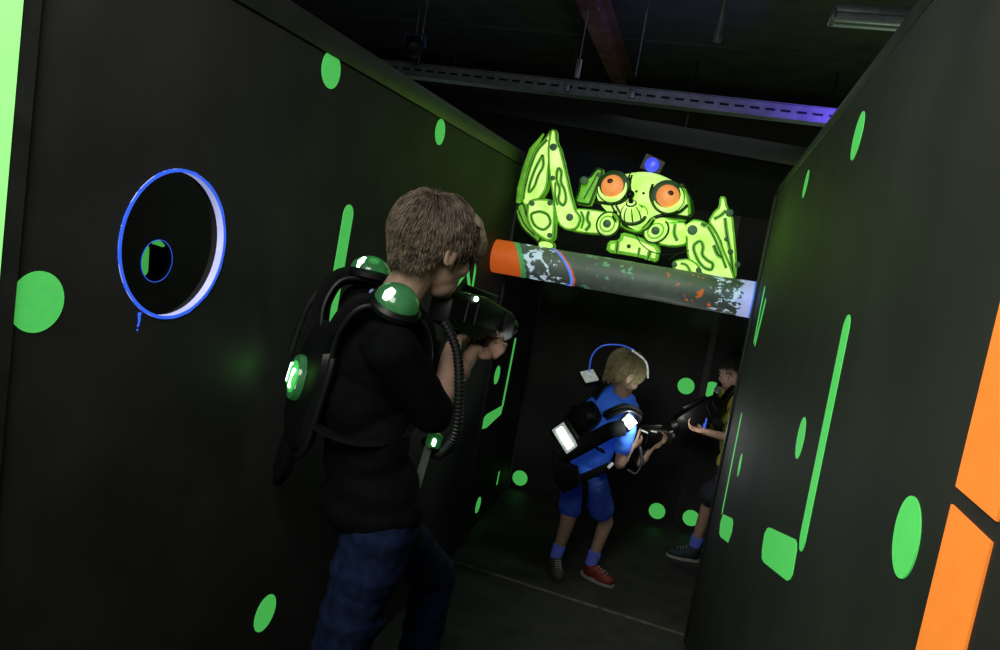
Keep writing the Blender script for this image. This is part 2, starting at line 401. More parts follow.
# ------------------------------------------------------------------ overhead things
def cable_tray():
    a, b = V((-2.9, 4.86, 2.515)), V((1.6, 4.72, 2.46)); d = (b - a).normalized(); n = V((0, 0, 1)).cross(d) * -1
    t = thing('cable_tray', (a + b) / 2, 'long grey slotted cable tray hanging across below the ceiling', 'cable tray')
    mb = MB(); mb.bar(a, b, .004, .085, mi=0); mb.bar(a + V((0, .05, -.04)), b + V((0, .05, -.04)), .1, .004, mi=0); mb.bar(a + V((0, -.012, .043)), b + V((0, -.012, .043)), .028, .004, mi=0); mb.bar(a + V((0, -.012, -.043)), b + V((0, -.012, -.043)), .028, .004, mi=0)
    L = (b - a).length; k = .05
    while k < L - .08:
        p = a + d * k + V((0, -.0028, .004)); mb.bar(p, p + d * .055, .003, .014, mi=1); k += .09
    mb.build('tray_channel', [GREYMET, SLOT], t)
    for px, py, top in ((575, 65, None), (634, 62, None)):
        q = on(px, py + 22, 1, 4.80); q.z = 2.6
        MB().cyl(q, V((q.x, q.y, 3.2)), .003, seg=8).build('hanger_rod', GREYMET, t)
        if px < 600: MB().box((q.x, q.y, 2.615), (.03, .03, .12)).build('hanger_bracket', GREYMET, t, bevel=.003)
    for x in (-2.2, 1.0):
        MB().cyl((x, 4.84, 2.54), (x, 4.84, 3.2), .004, seg=8).build('hanger_rod', GREYMET, t)
    for p in (on(567, 86, 1, 4.76), on(632, 93, 1, 4.75)):
        MB().box(p, (.035, .012, .06)).build('splice_plate', GREYMET, t, bevel=.002)
cable_tray()
def lamp_fixture():
    p = [on(x, y, 2, 2.9) for x, y in ((830, 21), (936, 30))]; q = (p[0] + p[1]) / 2; L = (p[1] - p[0]).length
    t = thing('ceiling_light', (q.x, q.y, 2.9), 'unlit grey twin tube ceiling light above the right wall', 'ceiling light')
    MB().box((q.x, q.y, 2.955), (L, .15, .05)).build('housing', GREYMET, t, bevel=.01)
    mb = MB()
    for s_ in (-1, 1): mb.tube([(q.x - L / 2 + .02, q.y + s_ * .04, 2.915), (q.x + L / 2 - .02, q.y + s_ * .04, 2.915)], .028, 14)
    mb.build('diffuser', TUBE, t)
    for s_ in (-1, 1): MB().box((q.x + s_ * (L / 2 - .01), q.y, 2.925), (.025, .15, .06)).build('end_cap', GREYMET, t, bevel=.006)
    for s_ in (-1, 1): MB().cyl((q.x + s_ * L * .3, q.y, 2.975), (q.x + s_ * L * .3, q.y, 3.2), .006, seg=8).build('hanger_rod', GREYMET, t)
lamp_fixture()
# brown steel beam running away under the ceiling
a, b = on(587, -18, 2, 3.10), on(624, 82, 2, 3.10)
dv = b - a
t = thing('ceiling_beam', (a + b) / 2, 'brown steel beam running lengthwise under the dark ceiling', 'beam')
mb = MB(); a2, b2 = a - dv * .1, a + dv * 1.1
mb.bar(a2 + V((0, 0, .0)), b2, .02, .18); mb.bar(a2 + V((0, 0, -.09)), b2 + V((0, 0, -.09)), .13, .018); mb.bar(a2 + V((0, 0, .088)), b2 + V((0, 0, .088)), .13, .018)
mb.build('girder', RUST, t)
# conduit drop
p = on(722, 15, 1, 4.0)
t = thing('conduit_pipe', (p.x, p.y, p.z), 'thin grey conduit dropping from the ceiling left of the ceiling light', 'pipe')
q = on(719, 38, 1, 4.0)
MB().cyl((p.x, p.y, q.z), (p.x, p.y, 3.2), .014, seg=12).build('conduit', GREYMET, t)
MB().cyl((p.x, p.y, q.z - .02), (p.x, p.y, q.z + .02), .02, seg=12).build('coupling', GREYMET, t)
# round spot lamp hanging at the left over the tray
p = on(414, 46, 1, 4.5)
t = thing('spotlight', p, 'small dark spotlight hanging over the left end of the cable tray', 'spotlight')
MB().lathe([(.02, .09), (.05, .08), (.06, 0), (.055, -.07), (.045, -.072)], p, (.3, -.5, -.35), 20).build('lamp_housing', BLKPL, t)
MB().cyl((p.x, p.y, p.z + .05), (p.x, p.y, 3.2), .008, seg=8).build('hanger_rod', DKMET, t)
MB().tube([p + V((-.075, 0, 0)), p + V((-.07, 0, .07)), p + V((.07, 0, .07)), p + V((.075, 0, 0))], .008, 8).build('yoke', mat('dark_blue_metal', (.03, .05, .13), .4, .2, 20), t)
# second, unlit rail deeper in the hall
a, b = on(480, 103, 1, 6.6), on(840, 165, 1, 6.5); dv = b - a
t = thing('dark_service_duct', (a + b) / 2, 'unlit dark duct crossing the hall behind the robot', 'duct')
MB().bar(a - dv * .3, b + dv * .3, .16, .16, mi=0).build('duct_body', mat('dark_duct', (.010, .010, .011), .5, .2, 10), t, bevel=.01)
for k in (-.1, .25, .6, .95):
    q = a + dv * k; MB().cyl(q + V((0, 0, .07)), V((q.x, q.y, 3.2)), .008, seg=8).build('hanger_rod', DKMET, t)

# ------------------------------------------------------------------ pipe
PY, PZ, PRAD = 3.0, 1.381, .069
def cap_at(x, r, mb, k=48):
    return [V((x, PY + r * math.cos(2 * math.pi * i / k), PZ + r * math.sin(2 * math.pi * i / k))) for i in range(k)]
t = thing('overhead_pipe', ((XL + XR) / 2, PY, PZ), 'thick grey paint-splashed pipe spanning between the walls under the green robot', 'pipe')
mb = MB(); mb.rings([cap_at(x, PRAD, mb) for x in (XL, -.75, -.6, -.3, 0, XR)]); mb.build('pipe_body', PIPEM, t)
def sleeve(x0, x1, m, name, lab, r=.0012, slant=0, jag=0, seed=0):
    mb = MB(); k = 96; L = []
    for e, x in ((0, x0), (1, x1)):
        L.append([(x + slant * math.cos(2 * math.pi * i / k + (2.4 if slant else 0)) + (jag * (noise.noise(V((i * .31, seed, e))) if ((e == 1) == (seed < 5)) else 0)), i) for i in range(k)])
    rr = []
    for off, e in ((0, 0), (r, 0), (r, 1), (0, 1)):
        rr.append([V((min(XR, max(XL, L[e][i][0])), PY + (PRAD + off) * math.cos(2 * math.pi * i / k), PZ + (PRAD + off) * math.sin(2 * math.pi * i / k))) for i in range(k)])
    mb.rings(rr, caps=False); o = mb.build(name, m, t); o['label'] = lab
sleeve(XL - .05, -.79, P_OR, 'orange_band', 'orange painted end of the pipe', .0012, .04, .012, 1)
sleeve(-.79, -.768, P_GR, 'green_band', 'green painted band on the pipe', .0016, .04, .006, 2)
sleeve(-.768, -.62, P_WH, 'white_splash', 'flecked white paint patch on the left part of the pipe', .0010, .04, .06, 3)
sleeve(-.61, -.598, P_BL, 'blue_stripe', 'thin blue diagonal stripe on the pipe', .0016, .07, .004, 4)
sleeve(-.598, -.590, P_OR, 'orange_stripe', 'orange edge of the diagonal stripe', .0014, .07, .008, 4)
sleeve(-.50, -.30, P_GS, 'green_smear', 'faint pale green smears on the pipe', .0008, .0, .03, 3)
sleeve(-.17, .02, P_OS, 'orange_splatter', 'orange paint splatter on the right part of the pipe', .0009, .02, .03, 3)
sleeve(.02, XR - .012, P_WH, 'white_splash', 'flecked white paint at the right end of the pipe', .0012, .012, .08, 6)
sleeve(.118, XR - .012, LAV, 'white_band', 'solid white fluorescent right end of the pipe', .0018, .0, .03, 7)
sleeve(XR - .014, XR, P_BL, 'blue_edge', 'blue painted rim at the right end of the pipe', .0024, 0, 0, 8)
# ------------------------------------------------------------------ robot (stands on the pipe and a ledge behind it)
struct(MB().box(((XF + XR) / 2, 3.27, 1.365), (XR - XF + .02, .40, .03)), 'trim_7', BLKFAB)
RY = 3.09
LW = lambda x, y: (500 + x / 4.336, 120 + y / 4.336)      # coordinates of the three close-ups the outlines come from
HD = lambda x, y: (560 + x / 4.643, 130 + y / 4.643)
RW = lambda x, y: (640 + x / 4.0625, 160 + y / 4.0625)
rob = thing('alien_robot', at(640, 250, RY), 'green spider-like robot with orange eyes perched on the overhead pipe', 'robot')
def shrink(P, d):
    n = len(P); out = []
    ar = sum(P[i].x * P[(i + 1) % n].z - P[(i + 1) % n].x * P[i].z for i in range(n))
    sg = 1 if ar > 0 else -1
    for i in range(n):
        e1 = (P[i] - P[i - 1]); e2 = (P[(i + 1) % n] - P[i]); e1 = V((e1.x, 0, e1.z)).normalized(); e2 = V((e2.x, 0, e2.z)).normalized()
        n1 = V((-e1.z, 0, e1.x)) * sg; n2 = V((-e2.z, 0, e2.x)) * sg; b = (n1 + n2)
        b = b.normalized() if b.length > .2 else n1
        out.append(P[i] + b * d / max(.45, b.dot(n1)))
    return out
def chaikin(P, it=1, closed=True):
    for _ in range(it):
        Q = []
        n = len(P); rng = range(n) if closed else range(n - 1)
        if not closed: Q.append(P[0])
        for i in rng:
            a, b = P[i], P[(i + 1) % n]; Q += [a * .78 + b * .22, a * .22 + b * .78]
        if not closed: Q.append(P[-1])
        P = Q
    return P
def plate(pts, f, y, th, name, parent=rob, edge=.010, ink=True, rim=R_MID, face=R_HI, side=R_MID, rnd=1):
    """thick cut plate: bright sprayed face, darker sprayed rim and sides"""
    P = [at(*f(*p), y) for p in pts]
    P = chaikin(P, rnd); mb = MB(); n = len(P); bm = mb.bm
    I = shrink(P, edge * 1.35); I0 = shrink(P, .0026)
    A = [bm.verts.new(p) for p in P]; Bk = [bm.verts.new(p + V((0, th, 0))) for p in P]; N = [bm.verts.new(p + V((0, -.004, 0))) for p in I]; M0 = [bm.verts.new(p + V((0, -.002, 0))) for p in I0]
    for i in range(n):
        j = (i + 1) % n
        mb.mi = 2; mb._f([A[j], A[i], Bk[i], Bk[j]])
        mb.mi = 3; mb._f([A[i], A[j], M0[j], M0[i]])
        mb.mi = 1; mb._f([M0[i], M0[j], N[j], N[i]])
    for tr in tessellate_polygon([[V((p.x, p.z, 0)) for p in I]]):
        mb.mi = 0; mb._f([N[i] for i in tr])
    for tr in tessellate_polygon([[V((p.x, p.z, 0)) for p in P]]):
        mb.mi = 2; mb._f([Bk[i] for i in tr])
    return mb.build(name, [face, rim, side, R_DARK], parent, angle=30)
def line(pts, f, y, w, parent, m=R_DARK, closed=False, name='painted_line', soft=True):
    P = chaikin([at(*f(*p), y - .0045) for p in pts], 2, closed)
    mb = MB()
    if soft: mb.tube([p + V((0, .0012, 0)) for p in P], w * 1.9, 8, 1, closed, flat=.0012 / (w * 1.9), up=(0, 1, 0)) if False else None
    n = len(P)
    def ribbon(hw, dy, mi):
        mb.mi = mi; L = []
        for i, p in enumerate(P):
            t_ = (P[(i + 1) % n] - P[i - 1]) if closed else (P[min(i + 1, n - 1)] - P[max(i - 1, 0)])
            s_ = V((-t_.z, 0, t_.x)).normalized() * hw
            L.append([p + s_ + V((0, dy, 0)), p - s_ + V((0, dy, 0)), p - s_ + V((0, dy + .001, 0)), p + s_ + V((0, dy + .001, 0))])
        mb.rings(L, closed=closed)
    ribbon(w * 3.2, 0, 1); ribbon(w, -.0006, 0)
    o = mb.build(name, [m, R_MID], parent, smooth=False); o['label'] = 'dark green sprayed line'
    return o
def bolt(p, f, y, r, parent, ringr=None):
    c = at(*f(*p), y - .004); r = r * 1.2
    o = MB().lathe([(r, .004), (r, -.006), (r * .8, -.010), (r * .2, -.011)], c, (0, 1, 0), 20).build('bolt', R_BOLT, parent); o['label'] = 'grey-green round bolt cap'
    if ringr:
        MB().lathe([(ringr, .01), (ringr, -.001), (ringr * .86, -.004), (r, -.004)], c, (0, 1, 0), 28).build('bolt_collar', R_HI, parent)
# left leg: claw blade, shin plate, foot, thigh link, shoulder
leg = plate([(218, 37), (200, 70), (150, 125), (120, 210), (100, 290), (90, 365), (130, 380), (180, 340), (208, 290), (216, 200), (232, 120)], LW, RY - .005, .05, 'claw_blade', edge=.008)
line([(185, 150), (150, 215), (128, 280), (122, 320), (150, 290), (165, 240), (190, 200), (185, 150)], LW, RY - .005, .0022, leg)
line([(205, 85), (160, 130), (130, 205), (108, 290), (100, 345)], LW, RY - .005, .0022, leg)
MB().tube([at(*LW(*p), RY + .03) for p in ((190, 60), (140, 130), (112, 215), (92, 300), (80, 360))], [.004, .014, .016, .018, .012], 10).build('blade_spine', R_MID, leg)
sh = plate([(220, 37), (246, 42), (248, 95), (268, 130), (322, 380), (356, 425), (335, 475), (290, 482), (250, 455), (236, 390), (222, 300), (210, 230), (206, 130), (210, 85)], LW, RY - .035, .035, 'shin_plate', edge=.007)
for p, r in (((232, 118), .0125), ((229, 252), .0085)): bolt(p, LW, RY - .035, r, sh)
bolt((303, 422), LW, RY - .035, .013, sh, .026)
line([(250, 205), (243, 260), (262, 300), (250, 350), (275, 375), (288, 345), (280, 300), (262, 270), (268, 220)], LW, RY - .035, .0022, sh, closed=True)
line([(240, 270), (238, 330), (250, 370)], LW, RY - .035, .0016, sh)
ft = plate([(120, 350), (160, 338), (215, 340), (240, 360), (240, 430), (238, 480), (234, 520), (205, 530), (160, 500), (130, 470), (112, 420)], LW, RY - .05, .05, 'foot_plate', edge=.008)
line([(135, 405), (175, 395), (210, 410), (222, 450), (190, 480), (150, 460), (135, 425)], LW, RY - .05, .0022, ft, closed=True)
for p in ((140, 362), (217, 360), (216, 500)): bolt(p, LW, RY - .05, .009, ft)
plate([(105, 355), (75, 365), (66, 412), (95, 475), (150, 520), (165, 540), (190, 500), (120, 420)], LW, RY - .015, .05, 'foot_guard', edge=.006, face=R_MID, rim=R_DARK)
line([(80, 390), (105, 455), (150, 500)], LW, RY - .0155, .003, rob)
plate([(165, 525), (200, 520), (235, 535), (233, 562), (165, 556)], LW, RY - .04, .04, 'foot_pad', edge=.004)
th_ = plate([(300, 382), (360, 382), (420, 388), (470, 400), (470, 492), (410, 498), (330, 488), (300, 480)], LW, RY - .01, .04, 'thigh_link', edge=.006)
line([(350, 395), (365, 430), (352, 470)], LW, RY - .01, .002, th_); line([(385, 395), (376, 430), (392, 455), (370, 480)], LW, RY - .01, .0026, th_)
# shoulders
def shoulder(f, c, rx, ry, rot, y, b):
    cc = at(*f(*c), y); R = Matrix.Rotation(rot, 3, 'Y')
    o = MB().ell(cc, (rx, .045, ry), R, 24).build('shoulder_joint', R_HI, rob)
    ring = [cc + R @ V((math.cos(a) * rx * .98, -.012, math.sin(a) * ry * .98)) for a in [2 * math.pi * k / 40 for k in range(40)]]
    MB().tube(ring, .0055, 8, closed=True).build('shoulder_outline', R_DARK, o)
    ring = [cc + R @ V((math.cos(a) * rx * .62, -.035, math.sin(a) * ry * .62)) for a in [2 * math.pi * k / 40 for k in range(40)]]
    MB().tube(ring, .0035, 8, closed=True).build('shoulder_groove', R_MID, o)
    q = cc + V((.0, -.046, 0)); MB().lathe([(b, .012), (b, -.003), (b * .7, -.006)], q, (0, 1, 0), 20).build('bolt', R_BOLT, o)
shoulder(HD, (225, 438), .046, .050, .35, RY - .02, .0165)
shoulder(HD, (447, 470), .043, .053, .75, RY - .02, .0165)
# right leg
th2 = plate([(480, 430), (530, 425), (590, 425), (600, 500), (590, 535), (520, 545), (440, 530)], HD, RY - .01, .04, 'thigh_link', edge=.006)
line([(535, 435), (528, 480), (545, 515)], HD, RY - .01, .0025, th2)
bl = plate([(322, 145), (350, 146), (358, 190), (380, 222), (388, 300), (397, 400), (394, 492), (340, 470), (330, 350), (300, 290), (272, 250), (300, 205), (318, 190)], RW, RY - .0, .05, 'claw_blade', edge=.008)
line([(345, 235), (352, 300), (372, 400), (380, 470)], RW, RY, .0025, bl); line([(300, 240), (330, 225), (350, 205)], RW, RY, .0025, bl)
for p, r in (((365, 215), .0135), ((350, 322), .0075), ((367, 373), .0095), ((397, 425), .010)): bolt(p, RW, RY, r, bl)
sh2 = plate([(190, 262), (212, 238), (250, 242), (290, 262), (322, 310), (340, 360), (375, 440), (392, 492), (330, 485), (255, 470), (215, 445), (190, 395), (184, 320)], RW, RY - .04, .035, 'shin_plate', edge=.007)
line([(212, 350), (245, 325), (258, 350), (250, 385), (275, 410), (298, 420), (292, 448), (262, 440), (235, 410)], RW, RY - .04, .0024, sh2, closed=True)
line([(275, 270), (300, 310), (325, 370), (350, 440)], RW, RY - .04, .002, sh2); line([(300, 345), (315, 385), (335, 395)], RW, RY - .04, .003, sh2); line([(250, 255), (262, 268), (270, 258)], RW, RY - .04, .003, sh2)
bolt((213, 285), RW, RY - .04, .0165, sh2, .032)
ft2 = plate([(128, 415), (150, 402), (200, 398), (240, 425), (258, 470), (200, 465), (130, 445)], RW, RY - .055, .05, 'foot_plate', edge=.006)
line([(165, 420), (190, 425), (205, 455)], RW, RY - .055, .002, ft2)
for p in ((140, 425), (238, 447)): bolt(p, RW, RY - .055, .0095, ft2)
MB().cyl(at(*RW(250, 462), RY - .03), at(*RW(250, 520), RY - .02) , .02, .022).build('foot_pad', R_MID, rob)
# rear leg glimpsed behind the left eye
rl = plate([(60, 340), (82, 290), (90, 240), (106, 210), (132, 222), (165, 178), (180, 172), (205, 185), (190, 230), (150, 330), (140, 355)], HD, RY + .10, .04, 'rear_leg_plate', edge=.008, face=R_MID, rim=R_DARK)
line([(175, 200), (150, 250), (110, 320)], HD, RY + .10, .003, rl); bolt((112, 235), HD, RY + .075, .015, rl); bolt((182, 208), HD, RY + .10, .008, rl)
# chest block
ch = plate([(283, 470), (360, 490), (470, 540), (455, 622), (395, 600), (320, 585), (210, 570), (222, 512), (275, 510)], HD, RY - .012, .12, 'chest_block', edge=.012)
c = at(*HD(320, 540), RY - .014); MB().lathe([(.009, .002), (.009, -.004)], c, (0, 1, 0), 16).build('chest_hole', R_DARK, ch)
line([(268, 515), (262, 572)], HD, RY - .012, .003, ch); line([(370, 545), (362, 590)], HD, RY - .012, .002, ch); line([(420, 560), (405, 604)], HD, RY - .012, .003, ch)
mb = MB().box(at(*HD(320, 605), RY + .05), (.26, .10, .10)); mb.box(at(*HD(150, 580), RY + .06), (.16, .08, .08)); mb.box(at(*HD(480, 600), RY + .05), (.16, .08, .08))
mb.build('mount_block', BLKFAB, rob, bevel=.008)
# head: a broad dome
HC = at(*HD(392, 335), RY + .03); HRX, HRY, HRZ = .200, .13, .112
HT_ = Matrix.Rotation(math.radians(0), 3, 'Y')
mb = MB(); mb.ell(HC, (HRX, HRY, HRZ), HT_, 48)
for v in mb.bm.verts:
    d = v.co - HC
    if d.z < 0: v.co.x = HC.x + d.x * (1 - .30 * min(1, (-d.z / HRZ)) ** 1.3)
    v.co.z += .010 * math.exp(-(d.x / .09) ** 2) * (1 if d.z > 0 else -1)
hd = mb.build('head', R_HI, rob)
def head_hit(px, py, lift=0):
    o_, d = EYE, ray(px, py).normalized(); S = V((1 / HRX, 1 / HRY, 1 / HRZ))
    oo = V([(o_ - HC)[i] * S[i] for i in range(3)]); dd = V([d[i] * S[i] for i in range(3)])
    a, b, c_ = dd.dot(dd), 2 * oo.dot(dd), oo.dot(oo) - 1; D = b * b - 4 * a * c_
    if D < 0: t_ = -b / (2 * a)
    else: t_ = (-b - math.sqrt(D)) / (2 * a)
    p = o_ + d * t_; nrm = V([(p - HC)[i] * S[i] ** 2 for i in range(3)]).normalized()
    return p + nrm * lift
def head_line(pts, r, m=R_DARK, closed=False, name='painted_line', lift=0.0, flat=.45):
    P = [head_hit(*HD(*p)) for p in chaikin([V((x, y)) for x, y in pts], 2, closed)]
    P = [p + (p - HC).normalized() * lift for p in P]
    MB().tube(P, r, 8, closed=closed).build(name, m, hd)
# eyes in dark sockets with bright lids
for (cx, cy, pu) in ((243, 260, (232, 236)), (500, 307, (514, 292))):
    c = at(*HD(cx, cy), RY - .100); ax = V((0, -1, .12)).normalized()
    if cx < 300: ax = (ax + V((-.10, 0, 0))).normalized()
    else: ax = (ax + V((.12, 0, 0))).normalized()
    MB().lathe([(.060, -.11), (.068, -.016), (.064, -.002), (.05, .002)], c, ax, 36).build('eye_socket', R_DARK, hd)
    x = ax.orthogonal().normalized(); x = V((1, 0, 0)) - ax * ax.x; x.normalize(); z = ax.cross(x) * -1
    if z.z < 0: z = -z
    P = [c + x * math.cos(a) * .0545 + z * math.sin(a) * .0545 + ax * .003 for a in [math.radians(d_) for d_ in ((-200, 25) if cx < 300 else (-160, 60)) ]]
    a0, a1 = ((-170, 20) if cx < 300 else (-150, 45))
    P = [c + x * math.cos(math.radians(a_)) * .0555 + z * math.sin(math.radians(a_)) * .0555 + ax * .002 for a_ in [a0 + (a1 - a0) * k / 24 for k in range(25)]]
    MB().tube(P, [.002 + .0085 * math.sin(math.pi * k / 24) for k in range(25)], 10).build('eyelid', R_HI, hd)
    Rm = Matrix((x, z, ax)).transposed()
    ey_ = MB().ell(c + ax * .0, (.0455, .0455, .020), Rm, 32, half=True).build('eye', R_EYE, hd)
    d = at(*HD(*pu), RY - .12); d = c + x * (d - c).dot(x) + z * (d - c).dot(z)
    MB().ell(d + ax * .0172, (.0125, .011, .0045), Rm, 18).build('pupil', R_PUP, ey_)
# brow groove, cheek lines, collar
head_line([(335, 215), (322, 255), (330, 300), (290, 335), (240, 345), (170, 335)], .007)
head_line([(430, 255), (418, 290), (425, 330), (450, 365), (500, 385), (555, 385), (590, 350)], .007)
head_line([(255, 375), (262, 412), (300, 440), (350, 455), (400, 440), (425, 410), (470, 395), (530, 400), (600, 410)], .009, R_BLK)
head_line([(240, 350), (262, 395), (300, 425), (345, 430)], .004, R_DARK)
head_line([(350, 345), (395, 355), (410, 385), (395, 425)], .004, R_MID)
head_line([(560, 250), (600, 310), (618, 380), (590, 415)], .010, R_DARK)
head_line([(575, 270), (596, 330), (600, 385)], .007, R_MID)
head_line([(330, 200), (318, 225), (330, 250)], .006, R_DARK)
head_line([(470, 395), (520, 415), (580, 418)], .006, R_MID)
head_line([(260, 350), (285, 395), (330, 440), (390, 440)], .005, R_DARK)
for p in ((355, 286), (388, 294)):
    q = head_hit(*HD(*p)); MB().ell(q, (.006, .005, .006)).build('nostril', R_BLK, hd)
head_line([(345, 255), (352, 275)], .003, R_DARK); head_line([(405, 262), (395, 285)], .003, R_DARK)
# snout: ribbed cone with a black knob on top
s0 = head_hit(*HD(338, 400)); s1 = at(*HD(326, 300), s0.y - .075)
axs = (s1 - s0).normalized()
Ls = (s1 - s0).length
sn = MB().lathe([(.030, -.03), (.044, .0), (.045, .02), (.040, .040), (.026, Ls * .55), (.012, Ls * .66)], s0, axs, 28).build('snout', R_HI, rob)
x = axs.orthogonal().normalized(); y = axs.cross(x)
mb = MB()
for k in range(8):
    a = 2 * math.pi * k / 8; d = x * math.cos(a) + y * math.sin(a)
    mb.tube([s0 + d * .045, s0 + d * .0455 + axs * .02, s0 + d * .040 + axs * .040, s0 + d * .026 + axs * Ls * .55], [.0025, .003, .003, .0015], 6)
mb.build('snout_grooves', R_DARK, sn)
MB().tube([s0 + axs * Ls * .60 + (x * math.cos(a) + y * math.sin(a)) * .019 for a in [2 * math.pi * k / 24 for k in range(24)]], .0035, 8, closed=True).build('snout_tip_ring', R_DARK, sn)
MB().tube([s0 + (x * math.cos(a) + y * math.sin(a)) * .050 for a in [2 * math.pi * k / 36 for k in range(36)]], .0075, 8, closed=True).build('snout_base_ring', R_DARK, sn)
MB().lathe([(.010, Ls * .62), (.009, Ls * .8), (.009, Ls * .93)], s0, axs, 20).build('snout_neck', BLKPL, sn)
MB().ell(s1, (.0175,) * 3).build('snout_knob', BLKPL, sn)
# lower jaw lip
jl = chaikin([V((250, 385)), V((275, 430)), V((320, 458)), V((370, 468)), V((415, 445)), V((440, 405))], 2, False)
P = [head_hit(*HD(*p)) + V((0, -.012, -.004)) for p in jl]
MB().tube(P, [.006 + .008 * math.sin(math.pi * k / (len(P) - 1)) for k in range(len(P))], 10).build('jaw_lip', R_MID, rob)
P2 = [p + V((0, -.010, -.010)) for p in P]
MB().tube(P2, .004, 8).build('jaw_outline', R_BLK, rob)
# lamp plate on top of the head and loose wire
sq = [at(*HD(*p), RY + .06) for p in ((402, 108), (488, 150), (460, 203), (370, 175))]
bp_ = MB().prism(sq, (0, .02, 0)).build('lamp_plate', BLKPL, rob, smooth=False); bp_['label'] = 'dark square lamp plate'
c = at(*HD(427, 162), RY + .055); o = MB().lathe([(.030, .006), (.030, -.004), (.02, -.009)], c, (0, 1, 0), 28).build('lamp_lens', BEAC, bp_); o['label'] = 'blue round lamp'
MB().cyl(at(*HD(425, 200), RY + .065), at(*HD(425, 240), RY + .065), .012).build('lamp_stalk', DKMET, rob)
P = chaikin([at(*HD(*p), RY - .075) for p in ((350, 485), (375, 530), (420, 565), (480, 580), (540, 575), (600, 560))], 2, False)
MB().tube(P, .0022, 6).build('wire', BLKRUB, rob)
P = chaikin([at(*HD(*p), RY - .07) for p in ((500, 605), (540, 580), (580, 560))], 2, False)
MB().tube(P, .0022, 6).build('wire', BLKRUB, rob)

# ------------------------------------------------------------------ people
def frame(heading, pitch=0, roll=0):
    """columns right, forward, up; heading clockwise from +Y in degrees, pitch nods forward, roll drops the right side"""
    h = Matrix.Rotation(-math.radians(heading), 3, 'Z'); p = Matrix.Rotation(-math.radians(pitch), 3, 'X'); r = Matrix.Rotation(math.radians(roll), 3, 'Y')
    return h @ p @ r
def add_head(mb, c, R, s):
    T = lambda x, y, z: c + R @ V((x, y, z)) * s
    E = lambda p, r: mb.ell(T(*p), [q * s for q in r], R, 20)
    E((0, -.012, .032), (.071, .092, .080)); E((0, .03, -.015), (.062, .060, .075)); E((0, .045, -.058), (.047, .040, .046)); E((0, .072, -.086), (.020, .014, .016))
    E((0, .078, .030), (.045, .016, .014)); E((0, .088, -.020), (.010, .020, .012)); E((0, .084, .000), (.007, .014, .022)); E((.010, .083, -.024), (.007, .009, .007)); E((-.010, .083, -.024), (.007, .009, .007))
    E((.04, .055, -.022), (.022, .025, .022)); E((-.04, .055, -.022), (.022, .025, .022)); E((0, .082, -.048), (.019, .008, .0055)); E((0, .080, -.058), (.017, .009, .006))
    for sx in (-1, 1):
        Re = R @ Matrix.Rotation(sx * math.radians(-22), 3, 'Z')
        mb.ell(T(sx * .077, -.012, -.002), (.008 * s, .017 * s, .027 * s), Re, 16); mb.ell(T(sx * .072, .0, -.02), (.008 * s, .010 * s, .014 * s), Re, 12)
        P = [T(sx * .083 , -.011 + .016 * math.cos(a), -.002 + .026 * math.sin(a)) for a in [math.radians(40 + 24 * k) for k in range(10)]]
        mb.tube(P, .004 * s, 8)
def face_details(parent, c, R, s):
    T = lambda x, y, z: c + R @ V((x, y, z)) * s
    for sx in (-1, 1):
        e = MB().ell(T(sx * .030, .0765, .008), (.0135 * s, .011 * s, .0085 * s), R, 16).build('eye', EYEW, parent)
        MB().ell(T(sx * .030, .0875, .008), (.006 * s, .002 * s, .006 * s), R, 12).build('iris', IRIS, e)
        P = [T(sx * (.014 + .034 * k / 6), .090 - .012 * (k / 6) ** 2, .026 + .006 * math.sin(math.pi * k / 6)) for k in range(7)]
        MB().tube(P, [.002 * s] + [.0034 * s] * 5 + [.0015 * s], 6).build('eyebrow', HAIRD, parent)
    MB().tube([T(-.02 + .04 * k / 8, .0885 - .008 * abs(k / 4 - 1) ** 2, -.053) for k in range(9)], [.002 * s + .003 * s * math.sin(math.pi * k / 8) for k in range(9)], 8).build('lips', LIPM, parent)
def add_hand(mb, w, d, nrm, s, curl=35, side=1, spread=1.0):
    """palm along d, nrm = direction the palm faces; five separate bent fingers"""
    d = V(d).normalized(); nrm = (V(nrm) - d * V(nrm).dot(d)).normalized(); x = d.cross(nrm) * side
    R = Matrix((x, d, nrm)).transposed()
    mb.ell(w + d * .042 * s, (.036 * s, .050 * s, .014 * s), R, 16); mb.capsule(w, w + d * .02 * s, .021 * s, .022 * s, 12)
    for k, (ox, ln) in enumerate(((-.029, .058), (-.010, .070), (.010, .075), (.028, .066))):
        p = w + d * .078 * s + x * ox * s; r = (.0078, .0082, .0084, .0080)[k] * s; dirv = (d + x * ox * 1.6 * spread).normalized(); a = 0
        for q, fr in enumerate((.45, .32, .23)):
            a += math.radians(curl * (1.0, 1.15, .8)[q] + k * 3); v = dirv * math.cos(a) + nrm * math.sin(a); e = p + v * ln * fr * s
            mb.capsule(p, e, r * (1 - .08 * q), r * (1 - .08 * (q + 1)), 10); p = e
    p = w + d * .025 * s + x * .030 * s
    for q, (fr, ax_, an) in enumerate(((.036, .75, .30), (.028, .35, .45), (.022, .1, .6))):
        v = (d * (.6 + .15 * q) + x * ax_ + nrm * an).normalized(); e = p + v * fr * s
        mb.capsule(p, e, .0105 * s - .001 * q * s, .0098 * s - .0012 * q * s, 10); p = e
